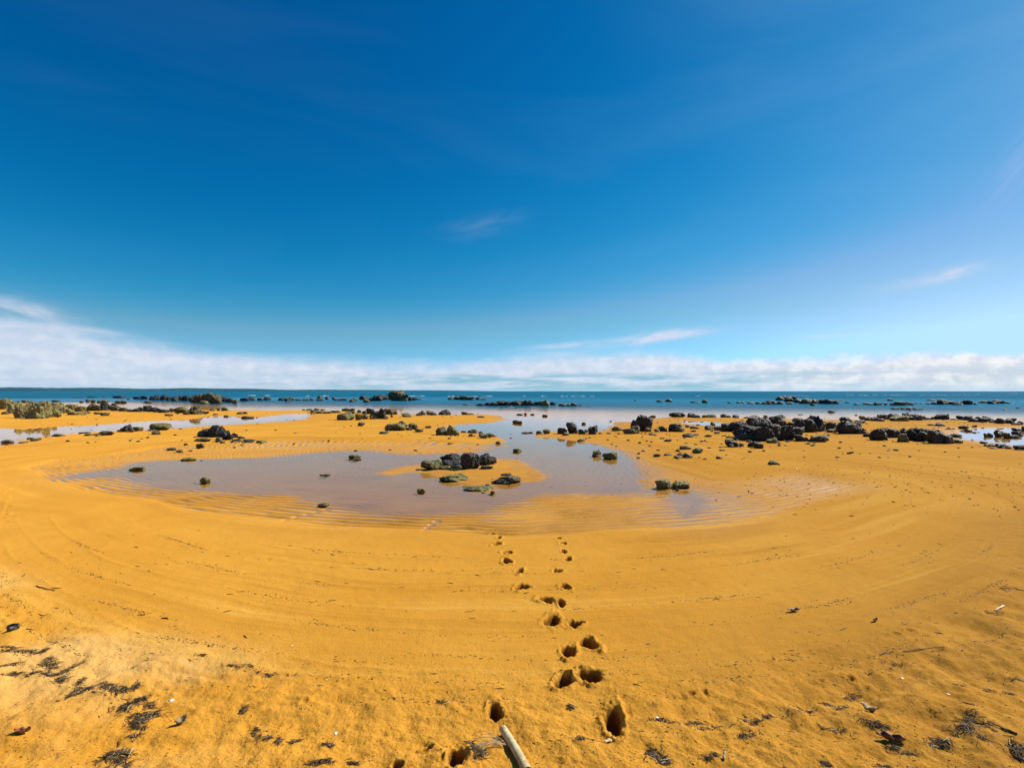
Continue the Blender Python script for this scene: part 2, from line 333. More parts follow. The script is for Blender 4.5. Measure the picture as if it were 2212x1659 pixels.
    (17, 2.166, 13.099, 0.247, 0.184, 0.156, 'G', 'boulder', 'rounded mossy boulder, second from left in the mossy round boulders in the pool'),
    (17, 2.426, 12.603, 0.386, 0.287, 0.162, 'G', 'boulder', 'low mossy boulder, biggest of the mossy round boulders in the pool'),
    (18, 10.467, 32.489, 1.118, 0.829, 0.317, 'B', 'boulder', 'low black boulder, biggest of the shoreline row beyond the small pool'),
    (18, 11.112, 31.806, 0.48, 0.358, 0.289, 'B', 'rock', 'rounded black rock, second from left in the shoreline row beyond the small pool'),
    (18, 11.219, 31.103, 0.484, 0.361, 0.181, 'B', 'rock', 'low black rock, third from left in the shoreline row beyond the small pool'),
    (18, 12.589, 32.456, 0.612, 0.456, 0.203, 'B', 'rock', 'low black rock, fourth from left in the shoreline row beyond the small pool'),
    (18, 13.78, 31.562, 0.431, 0.322, 0.207, 'B', 'rock', 'low black rock, rightmost of the shoreline row beyond the small pool'),
    (19, 8.517, 20.297, 0.55, 0.409, 0.329, 'B', 'boulder', 'rounded black boulder, leftmost of the great black outcrop on the beach'),
    (19, 8.945, 20.225, 0.738, 0.547, 0.444, 'B', 'boulder', 'rounded black boulder, second from left in the great black outcrop on the beach'),
    (19, 8.113, 18.112, 0.614, 0.455, 0.343, 'B', 'boulder', 'rounded black boulder, third from left in the great black outcrop on the beach'),
    (19, 7.75, 16.751, 0.96, 0.708, 0.472, 'B', 'boulder', 'low black boulder, fourth from left in the great black outcrop on the beach'),
    (19, 11.411, 24.016, 0.876, 0.65, 0.483, 'B', 'boulder', 'rounded black boulder, fifth from left in the great black outcrop on the beach'),
    (19, 9.448, 19.559, 0.765, 0.566, 0.563, 'B', 'boulder', 'rounded black boulder, sixth from left in the great black outcrop on the beach'),
    (19, 8.116, 16.491, 0.645, 0.478, 0.472, 'B', 'boulder', 'rounded black boulder, seventh from left in the great black outcrop on the beach'),
    (19, 10.474, 21.186, 0.663, 0.492, 0.562, 'B', 'boulder', 'rounded black boulder, eighth from left in the great black outcrop on the beach'),
    (19, 8.425, 16.697, 0.74, 0.547, 0.6, 'B', 'boulder', 'rounded black boulder, ninth from left in the great black outcrop on the beach'),
    (19, 13.155, 25.555, 0.733, 0.545, 0.442, 'B', 'boulder', 'rounded black boulder, tenth from left in the great black outcrop on the beach'),
    (19, 11.274, 21.803, 0.739, 0.548, 0.481, 'B', 'boulder', 'rounded black boulder, eleventh from left in the great black outcrop on the beach'),
    (19, 8.89, 16.754, 0.611, 0.453, 0.489, 'B', 'boulder', 'rounded black boulder, twelfth from left in the great black outcrop on the beach'),
    (19, 11.955, 22.012, 0.482, 0.359, 0.295, 'B', 'boulder', 'rounded black boulder, thirteenth from left in the great black outcrop on the beach'),
    (19, 10.018, 18.031, 0.611, 0.453, 0.36, 'B', 'boulder', 'rounded black boulder, fourteenth from left in the great black outcrop on the beach'),
    (19, 14.627, 26.327, 0.576, 0.429, 0.238, 'T', 'rock', 'low brown rock, fifteenth from left in the great black outcrop on the beach'),
    (19, 9.257, 16.394, 0.47, 0.349, 0.206, 'B', 'boulder', 'low black boulder, sixteenth from left in the great black outcrop on the beach'),
    (19, 11.491, 20.028, 0.887, 0.656, 0.535, 'B', 'boulder', 'rounded black boulder, seventeenth from left in the great black outcrop on the beach'),
    (19, 12.112, 20.465, 0.96, 0.71, 0.657, 'B', 'boulder', 'rounded black boulder, rightmost of the great black outcrop on the beach'),
    (20, 6.319, 14.74, 0.389, 0.289, 0.187, 'B', 'boulder', 'low black boulder, leftmost of the loose blocks under the great outcrop'),
    (20, 6.431, 14.691, 0.242, 0.181, 0.15, 'B', 'rock', 'rounded black rock, second from left in the loose blocks under the great outcrop'),
    (20, 6.903, 14.703, 0.319, 0.237, 0.168, 'B', 'boulder', 'rounded black boulder, third from left in the loose blocks under the great outcrop'),
    (20, 6.908, 14.354, 0.311, 0.232, 0.181, 'B', 'boulder', 'rounded black boulder, fourth from left in the loose blocks under the great outcrop'),
    (20, 8.041, 15.83, 0.351, 0.261, 0.159, 'G', 'boulder', 'low mossy boulder, fifth from left in the loose blocks under the great outcrop'),
    (20, 9.684, 16.239, 0.612, 0.454, 0.218, 'T', 'boulder', 'low brown boulder, biggest of the loose blocks under the great outcrop'),
    (21, 13.244, 21.247, 0.621, 0.461, 0.342, 'B', 'boulder', 'rounded black boulder, leftmost of the black boulders bordering the great outcrop'),
    (21, 12.459, 19.987, 0.424, 0.316, 0.144, 'G', 'rock', 'low mossy rock, second from left in the black boulders bordering the great outcrop'),
    (21, 18.849, 29.075, 0.644, 0.48, 0.139, 'T', 'rock', 'flat brown rock, third from left in the black boulders bordering the great outcrop'),
    (21, 16.866, 25.927, 0.636, 0.473, 0.302, 'B', 'boulder', 'low black boulder, fourth from left in the black boulders bordering the great outcrop'),
    (21, 12.797, 19.368, 0.913, 0.675, 0.483, 'B', 'boulder', 'rounded black boulder, biggest of the black boulders bordering the great outcrop'),
    (21, 12.996, 19.207, 0.453, 0.337, 0.275, 'B', 'boulder', 'rounded black boulder, sixth from left in the black boulders bordering the great outcrop'),
    (21, 17.268, 25.479, 0.564, 0.42, 0.18, 'T', 'rock', 'low brown rock, seventh from left in the black boulders bordering the great outcrop'),
    (21, 12.424, 17.942, 0.313, 0.233, 0.117, 'B', 'rock', 'low black rock, rightmost of the black boulders bordering the great outcrop'),
    (22, 11.983, 16.783, 0.542, 0.403, 0.388, 'B', 'boulder', 'rounded black boulder, leftmost of the black wall of beach boulders'),
    (22, 12.902, 17.733, 0.444, 0.33, 0.331, 'B', 'boulder', 'rounded black boulder, second from left in the black wall of beach boulders'),
    (22, 13.16, 17.729, 0.481, 0.357, 0.33, 'B', 'boulder', 'rounded black boulder, third from left in the black wall of beach boulders'),
    (22, 13.409, 17.713, 0.48, 0.357, 0.338, 'B', 'boulder', 'rounded black boulder, fourth from left in the black wall of beach boulders'),
    (22, 12.39, 16.22, 0.389, 0.29, 0.262, 'G', 'boulder', 'rounded mossy boulder, fifth from left in the black wall of beach boulders'),
    (22, 13.103, 16.756, 0.655, 0.485, 0.426, 'B', 'boulder', 'rounded black boulder, sixth from left in the black wall of beach boulders'),
    (22, 13.222, 16.456, 0.575, 0.426, 0.326, 'B', 'boulder', 'rounded black boulder, seventh from left in the black wall of beach boulders'),
    (22, 15.506, 19.271, 0.573, 0.425, 0.244, 'B', 'boulder', 'low black boulder, eighth from left in the black wall of beach boulders'),
    (22, 13.033, 15.797, 0.511, 0.379, 0.423, 'B', 'boulder', 'rounded black boulder, ninth from left in the black wall of beach boulders'),
    (22, 13.323, 15.737, 0.377, 0.281, 0.371, 'B', 'boulder', 'tall black boulder, tenth from left in the black wall of beach boulders'),
    (22, 13.82, 15.92, 0.382, 0.284, 0.131, 'G', 'boulder', 'low mossy boulder, rightmost of the black wall of beach boulders'),
    (23, 19.502, 28.072, 0.41, 0.306, 0.202, 'B', 'rock', 'low black rock, leftmost of the shoreline row behind the beach boulders'),
    (23, 19.568, 27.626, 0.469, 0.35, 0.223, 'B', 'rock', 'low black rock, second from left in the shoreline row behind the beach boulders'),
    (23, 21.616, 29.943, 0.593, 0.442, 0.353, 'B', 'boulder', 'rounded black boulder, third from left in the shoreline row behind the beach boulders'),
    (23, 22.69, 30.52, 0.791, 0.589, 0.371, 'B', 'boulder', 'low black boulder, fourth from left in the shoreline row behind the beach boulders'),
    (23, 20.718, 27.532, 0.986, 0.731, 0.317, 'G', 'boulder', 'low mossy boulder, fifth from left in the shoreline row behind the beach boulders'),
    (23, 22.785, 29.696, 0.434, 0.324, 0.435, 'B', 'boulder', 'tall black boulder, sixth from left in the shoreline row behind the beach boulders'),
    (23, 22.168, 28.514, 0.417, 0.311, 0.272, 'B', 'rock', 'rounded black rock, seventh from left in the shoreline row behind the beach boulders'),
    (23, 24.243, 30.868, 0.538, 0.402, 0.322, 'B', 'rock', 'rounded black rock, eighth from left in the shoreline row behind the beach boulders'),
    (23, 22.581, 28.423, 0.348, 0.26, 0.325, 'B', 'rock', 'tall black rock, ninth from left in the shoreline row behind the beach boulders'),
    (23, 25.014, 29.908, 0.634, 0.473, 0.352, 'B', 'boulder', 'rounded black boulder, tenth from left in the shoreline row behind the beach boulders'),
    (23, 25.535, 30.123, 0.355, 0.265, 0.344, 'B', 'rock', 'tall black rock, rightmost of the shoreline row behind the beach boulders'),
    (24, 25.994, 29.672, 0.518, 0.386, 0.254, 'B', 'rock', 'low black rock, leftmost of the shoreline row nearest the right edge'),
    (24, 25.846, 29.052, 0.575, 0.429, 0.275, 'B', 'rock', 'low black rock, second from left in the shoreline row nearest the right edge'),
    (24, 24.212, 26.907, 0.469, 0.35, 0.192, 'B', 'rock', 'low black rock, third from left in the shoreline row nearest the right edge'),
    (24, 25.307, 27.844, 0.42, 0.314, 0.265, 'B', 'rock', 'rounded black rock, fourth from left in the shoreline row nearest the right edge'),
    (24, 24.667, 26.872, 0.595, 0.443, 0.252, 'B', 'boulder', 'low black boulder, fifth from left in the shoreline row nearest the right edge'),
    (24, 25.788, 27.75, 0.419, 0.312, 0.2, 'B', 'rock', 'low black rock, sixth from left in the shoreline row nearest the right edge'),
    (24, 25.131, 26.717, 0.403, 0.301, 0.192, 'B', 'rock', 'low black rock, seventh from left in the shoreline row nearest the right edge'),
    (24, 24.568, 25.777, 0.462, 0.344, 0.291, 'B', 'rock', 'rounded black rock, eighth from left in the shoreline row nearest the right edge'),
    (24, 25.318, 26.16, 0.456, 0.34, 0.284, 'B', 'rock', 'rounded black rock, ninth from left in the shoreline row nearest the right edge'),
    (24, 26.865, 27.532, 0.415, 0.31, 0.224, 'B', 'rock', 'rounded black rock, tenth from left in the shoreline row nearest the right edge'),
    (24, 21.478, 21.537, 0.223, 0.167, 0.205, 'B', 'rock', 'tall black rock, rightmost of the shoreline row nearest the right edge'),
    (26, 33.767, 67.101, 1.012, 0.756, 0.492, 'B', 'rock', 'low black rock, leftmost of the jagged reef right of centre sea'),
    (26, 33.117, 64.586, 1.096, 0.818, 0.412, 'B', 'rock', 'low black rock, second from left in the jagged reef right of centre sea'),
    (26, 47.172, 89.699, 1.987, 1.48, 0.948, 'T', 'boulder', 'low brown boulder, third from left in the jagged reef right of centre sea'),
    (26, 42.827, 79.383, 1.385, 1.033, 0.84, 'B', 'rock', 'rounded black rock, fourth from left in the jagged reef right of centre sea'),
    (26, 47.457, 86.691, 1.716, 1.279, 0.917, 'B', 'rock', 'rounded black rock, fifth from left in the jagged reef right of centre sea'),
    (26, 40.503, 72.636, 1.438, 1.072, 0.699, 'B', 'rock', 'low black rock, sixth from left in the jagged reef right of centre sea'),
    (26, 37.929, 66.4, 1.315, 0.98, 0.793, 'T', 'boulder', 'rounded brown boulder, seventh from left in the jagged reef right of centre sea'),
    (26, 41.495, 71.23, 1.242, 0.927, 0.621, 'T', 'rock', 'low brown rock, eighth from left in the jagged reef right of centre sea'),
    (26, 40.591, 68.348, 1.353, 1.009, 0.626, 'T', 'rock', 'low brown rock, ninth from left in the jagged reef right of centre sea'),
    (26, 40.146, 66.086, 0.997, 0.744, 0.668, 'B', 'rock', 'rounded black rock, tenth from left in the jagged reef right of centre sea'),
    (26, 40.343, 65.314, 1.139, 0.85, 0.644, 'B', 'rock', 'rounded black rock, eleventh from left in the jagged reef right of centre sea'),
    (26, 41.219, 65.601, 0.99, 0.739, 0.557, 'B', 'rock', 'rounded black rock, rightmost of the jagged reef right of centre sea'),
    (27, 44.119, 59.252, 0.894, 0.667, 0.365, 'T', 'rock', 'low brown rock, left one of the broken reef between the larger reefs'),
    (27, 44.807, 59.364, 1.987, 1.475, 0.523, 'T', 'boulder', 'flat brown boulder, right one of the broken reef between the larger reefs'),
    (28, 35.318, 45.694, 0.689, 0.515, 0.301, 'B', 'rock', 'low black rock, the low reef closest to the beach'),
    (29, 52.684, 63.681, 0.961, 0.717, 0.393, 'B', 'rock', 'low black rock, leftmost of the far reef near the right edge'),
    (29, 52.885, 62.89, 1.393, 1.038, 0.706, 'B', 'boulder', 'rounded black boulder, biggest of the far reef near the right edge'),
    (29, 54.219, 63.451, 1.107, 0.825, 0.508, 'B', 'rock', 'low black rock, third from left in the far reef near the right edge'),
    (29, 53.118, 61.029, 1.352, 1.007, 0.472, 'B', 'rock', 'low black rock, fourth from left in the far reef near the right edge'),
    (29, 55.635, 63.1, 0.952, 0.71, 0.579, 'B', 'rock', 'rounded black rock, fifth from left in the far reef near the right edge'),
    (29, 55.538, 62.348, 1.087, 0.811, 0.6, 'B', 'rock', 'rounded black rock, sixth from left in the far reef near the right edge'),
    (29, 61.48, 65.598, 0.99, 0.739, 0.435, 'B', 'rock', 'low black rock, seventh from left in the far reef near the right edge'),
    (29, 62.804, 66.448, 1.002, 0.748, 0.626, 'B', 'rock', 'rounded black rock, eighth from left in the far reef near the right edge'),
    (29, 64.761, 67.868, 1.024, 0.764, 0.45, 'B', 'rock', 'low black rock, rightmost of the far reef near the right edge'),
    (30, 19.87, 23.809, 0.46, 0.343, 0.157, 'B', 'rock', 'low black rock, leftmost of the stones around the right tide pool'),
    (30, 15.828, 18.257, 0.448, 0.333, 0.134, 'T', 'rock', 'low brown rock, biggest of the stones around the right tide pool'),
    (30, 19.624, 22.257, 0.388, 0.29, 0.163, 'T', 'rock', 'low brown rock, rightmost of the stones around the right tide pool'),
    (31, 17.808, 18.729, 0.327, 0.244, 0.24, 'T', 'boulder', 'rounded brown boulder, leftmost of the rocks standing in the right tide pool'),
    (31, 17.584, 18.254, 0.318, 0.237, 0.204, 'T', 'rock', 'rounded brown rock, second from left in the rocks standing in the right tide pool'),
    (31, 20.674, 21.017, 0.367, 0.273, 0.168, 'B', 'rock', 'low black rock, third from left in the rocks standing in the right tide pool'),
    (31, 18.89, 19.159, 0.379, 0.283, 0.178, 'B', 'rock', 'low black rock, rightmost of the rocks standing in the right tide pool'),
    (32, 14.056, 15.052, 0.433, 0.322, 0.078, 'B', 'rock', 'flat black rock, leftmost of the front edge of the right tide pool'),
    (32, 13.918, 14.586, 0.385, 0.286, 0.138, 'B', 'boulder', 'low black boulder, second from left in the front edge of the right tide pool'),
    (32, 14.003, 14.138, 0.347, 0.258, 0.147, 'B', 'boulder', 'low black boulder, rightmost of the front edge of the right tide pool'),
    (33, -14.959, 38.702, 0.584, 0.436, 0.245, 'T', 'rock', 'low brown rock, left one of the brown shelf stones at the shoreline'),
    (33, -13.189, 38.275, 0.83, 0.618, 0.177, 'G', 'rock', 'flat mossy rock, right one of the brown shelf stones at the shoreline'),
    (34, -9.242, 28.409, 0.951, 0.706, 0.474, 'G', 'boulder', 'low mossy boulder, biggest of the boulder group on the long sandbar'),
    (34, -11.371, 36.344, 0.548, 0.409, 0.23, 'T', 'rock', 'low brown rock, second from left in the boulder group on the long sandbar'),
    (34, -8.432, 28.282, 0.453, 0.338, 0.361, 'G', 'rock', 'rounded mossy rock, third from left in the boulder group on the long sandbar'),
    (34, -8.481, 29.454, 0.514, 0.383, 0.293, 'G', 'rock', 'rounded mossy rock, fourth from left in the boulder group on the long sandbar'),
    (34, -10.025, 36.097, 0.715, 0.533, 0.427, 'B', 'boulder', 'rounded black boulder, fifth from left in the boulder group on the long sandbar'),
    (34, -7.885, 29.226, 0.482, 0.36, 0.23, 'G', 'rock', 'low mossy rock, sixth from left in the boulder group on the long sandbar'),
    (34, -8.004, 30.174, 0.797, 0.592, 0.437, 'B', 'boulder', 'rounded black boulder, seventh from left in the boulder group on the long sandbar'),
    (34, -7.505, 29.5, 0.556, 0.415, 0.608, 'B', 'boulder', 'tall black boulder, eighth from left in the boulder group on the long sandbar'),
    (34, -8.49, 35.326, 0.866, 0.644, 0.416, 'T', 'boulder', 'low brown boulder, ninth from left in the boulder group on the long sandbar'),
    (34, -8.146, 35.397, 0.501, 0.374, 0.339, 'T', 'rock', 'rounded brown rock, rightmost of the boulder group on the long sandbar'),
    (35, -6.459, 31.477, 0.623, 0.464, 0.203, 'G', 'rock', 'low mossy rock, leftmost of the dark stones along the sandbar top'),
    (35, -6.055, 34.455, 0.52, 0.388, 0.321, 'B', 'rock', 'rounded black rock, second from left in the dark stones along the sandbar top'),
    (35, -5.266, 34.148, 0.515, 0.384, 0.255, 'B', 'rock', 'low black rock, third from left in the dark stones along the sandbar top'),
    (35, -4.808, 35.332, 0.533, 0.398, 0.223, 'B', 'rock', 'low black rock, fourth from left in the dark stones along the sandbar top'),
    (35, -4.628, 35.918, 0.711, 0.53, 0.367, 'B', 'rock', 'rounded black rock, biggest of the dark stones along the sandbar top'),
    (36, -8.001, 16.341, 0.354, 0.264, 0.082, 'G', 'rock', 'flat mossy rock, leftmost of the low brown stones on the sandbar'),
    (36, -6.881, 23.437, 0.365, 0.272, 0.184, 'T', 'rock', 'rounded brown rock, second from left in the low brown stones on the sandbar'),
    (36, -4.805, 19.265, 0.4, 0.298, 0.094, 'T', 'rock', 'flat brown rock, rightmost of the low brown stones on the sandbar'),
    (37, -5.195, 21.513, 0.325, 0.242, 0.238, 'G', 'rock', 'rounded mossy rock, leftmost of the mossy cluster amid the sandbar'),
    (37, -4.732, 20.974, 0.751, 0.557, 0.301, 'G', 'boulder', 'low mossy boulder, biggest of the mossy cluster amid the sandbar'),
    (37, -4.879, 22.843, 0.452, 0.337, 0.278, 'G', 'boulder', 'rounded mossy boulder, third from left in the mossy cluster amid the sandbar'),
    (37, -4.293, 21.274, 0.321, 0.24, 0.137, 'B', 'rock', 'low black rock, fourth from left in the mossy cluster amid the sandbar'),
    (37, -4.219, 21.886, 0.433, 0.323, 0.256, 'G', 'boulder', 'rounded mossy boulder, fifth from left in the mossy cluster amid the sandbar'),
    (37, -3.724, 20.401, 0.365, 0.273, 0.149, 'G', 'rock', 'low mossy rock, rightmost of the mossy cluster amid the sandbar'),
    (38, -2.582, 18.819, 0.479, 0.356, 0.304, 'T', 'boulder', 'rounded brown boulder, left one of the split boulder near the sandbar tip'),
    (38, -2.184, 18.877, 0.498, 0.371, 0.374, 'G', 'boulder', 'rounded mossy boulder, right one of the split boulder near the sandbar tip'),
    (39, -1.483, 20.11, 0.275, 0.205, 0.157, 'G', 'rock', 'rounded mossy rock, leftmost of the wet stones at the sandbar tip'),
    (39, -0.989, 17.783, 0.352, 0.262, 0.152, 'G', 'rock', 'low mossy rock, second from left in the wet stones at the sandbar tip'),
    (39, -0.805, 18.171, 0.317, 0.236, 0.149, 'G', 'rock', 'low mossy rock, rightmost of the wet stones at the sandbar tip'),
    (40, -15.189, 20.232, 0.439, 0.327, 0.315, 'B', 'boulder', 'rounded black boulder, leftmost of the rounded rocks below the stream'),
    (40, -15.07, 20.635, 0.399, 0.297, 0.188, 'G', 'rock', 'low mossy rock, second from left in the rounded rocks below the stream'),
    (40, -13.168, 18.973, 0.394, 0.293, 0.136, 'T', 'rock', 'low brown rock, third from left in the rounded rocks below the stream'),
    (40, -14.568, 21.267, 0.762, 0.565, 0.296, 'G', 'boulder', 'low mossy boulder, biggest of the rounded rocks below the stream'),
    (41, -16.022, 16.28, 0.322, 0.24, 0.12, 'T', 'rock', 'low brown rock, leftmost of the flat slabs strung below the stream'),
    (41, -16.389, 18.53, 0.411, 0.306, 0.098, 'T', 'rock', 'flat brown rock, second from left in the flat slabs strung below the stream'),
    (41, -15.362, 19.243, 0.281, 0.21, 0.128, 'T', 'rock', 'low brown rock, third from left in the flat slabs strung below the stream'),
    (41, -14.766, 18.736, 0.495, 0.368, 0.163, 'T', 'boulder', 'low brown boulder, biggest of the flat slabs strung below the stream'),
    (42, -10.779, 18.0, 0.611, 0.453, 0.295, 'B', 'boulder', 'low black boulder, leftmost of the black pile on the left sandbar'),
    (42, -10.342, 17.914, 0.574, 0.426, 0.427, 'B', 'boulder', 'rounded black boulder, biggest of the black pile on the left sandbar'),
    (42, -9.423, 16.483, 0.21, 0.157, 0.155, 'G', 'rock', 'rounded mossy rock, third from left in the black pile on the left sandbar'),
    (42, -9.556, 16.917, 0.375, 0.279, 0.281, 'B', 'boulder', 'rounded black boulder, fourth from left in the black pile on the left sandbar'),
    (42, -10.181, 18.355, 0.234, 0.175, 0.199, 'B', 'rock', 'tall black rock, fifth from left in the black pile on the left sandbar'),
    (42, -9.322, 16.91, 0.335, 0.25, 0.196, 'B', 'boulder', 'rounded black boulder, sixth from left in the black pile on the left sandbar'),
    (42, -9.582, 17.708, 0.267, 0.199, 0.166, 'B', 'rock', 'rounded black rock, seventh from left in the black pile on the left sandbar'),
    (42, -8.975, 16.656, 0.361, 0.269, 0.107, 'B', 'rock', 'low black rock, rightmost of the black pile on the left sandbar'),
    (43, -9.462, 14.267, 0.276, 0.206, 0.074, 'B', 'rock', 'flat black rock, leftmost of the stones lying below the black pile'),
    (43, -8.99, 14.788, 0.237, 0.177, 0.154, 'T', 'rock', 'rounded brown rock, second from left in the stones lying below the black pile'),
    (43, -9.913, 16.429, 0.55, 0.408, 0.081, 'T', 'rock', 'flat brown rock, third from left in the stones lying below the black pile'),
    (43, -8.489, 16.556, 0.484, 0.36, 0.084, 'B', 'rock', 'flat black rock, rightmost of the stones lying below the black pile'),
    (44, -7.865, 10.786, 0.336, 0.249, 0.074, 'G', 'boulder', 'flat mossy boulder, leftmost of the mossy stones in the pool shallows'),
    (44, -7.732, 12.306, 0.36, 0.267, 0.073, 'G', 'rock', 'flat mossy rock, second from left in the mossy stones in the pool shallows'),
    (44, -5.563, 9.307, 0.224, 0.167, 0.108, 'G', 'boulder', 'low mossy boulder, rightmost of the mossy stones in the pool shallows'),
    (45, -1.704, 10.809, 0.456, 0.338, 0.185, 'G', 'boulder', "low mossy boulder, leftmost of the pool islet's black rock pile"),
    (45, -1.408, 10.798, 0.265, 0.197, 0.075, 'G', 'rock', "low mossy rock, second from left in the pool islet's black rock pile"),
    (45, -1.345, 11.629, 0.546, 0.403, 0.244, 'B', 'boulder', "low black boulder, third from left in the pool islet's black rock pile"),
    (45, -1.265, 11.155, 0.581, 0.429, 0.143, 'B', 'boulder', "flat black boulder, fourth from left in the pool islet's black rock pile"),
    (45, -0.877, 10.881, 0.425, 0.315, 0.338, 'B', 'boulder', "rounded black boulder, fifth from left in the pool islet's black rock pile"),
    (45, -0.647, 11.403, 0.386, 0.287, 0.256, 'B', 'boulder', "rounded black boulder, sixth from left in the pool islet's black rock pile"),
    (45, -0.529, 10.832, 0.265, 0.197, 0.054, 'B', 'rock', "flat black rock, seventh from left in the pool islet's black rock pile"),
    (45, -0.471, 11.509, 0.27, 0.201, 0.172, 'B', 'boulder', "rounded black boulder, rightmost of the pool islet's black rock pile"),
    (46, -1.482, 8.433, 0.158, 0.118, 0.065, 'G', 'rock', 'low mossy rock, leftmost of the mossy slabs beside the pool islet'),
    (46, -1.091, 9.521, 0.546, 0.402, 0.121, 'G', 'boulder', 'flat mossy boulder, second from left in the mossy slabs beside the pool islet'),
    (46, -0.57, 8.659, 0.542, 0.398, 0.059, 'G', 'boulder', 'flat mossy boulder, third from left in the mossy slabs beside the pool islet'),
    (46, -0.185, 9.228, 0.313, 0.232, 0.081, 'B', 'boulder', 'flat black boulder, fourth from left in the mossy slabs beside the pool islet'),
    (46, -0.114, 9.942, 0.218, 0.162, 0.05, 'B', 'rock', 'flat black rock, fifth from left in the mossy slabs beside the pool islet'),
    (46, -0.047, 9.312, 0.437, 0.323, 0.113, 'T', 'boulder', 'flat brown boulder, rightmost of the mossy slabs beside the pool islet'),
    (47, -2.702, 7.357, 0.16, 0.119, 0.035, 'T', 'rock', 'flat brown rock, left one of the half sunk stones of the pool'),
    (47, -3.88, 12.676, 0.311, 0.231, 0.092, 'G', 'rock', 'low mossy rock, right one of the half sunk stones of the pool'),
    (48, 2.579, 8.744, 0.309, 0.229, 0.153, 'G', 'boulder', 'low mossy boulder, left one of the olive boulder pair at pool side'),
    (48, 2.88, 8.742, 0.309, 0.229, 0.111, 'G', 'boulder', 'low mossy boulder, right one of the olive boulder pair at pool side'),
    (49, 5.731, 11.262, 0.244, 0.182, 0.082, 'B', 'rock', 'single dark stone lying on smooth orange sand right of the pool'),
]
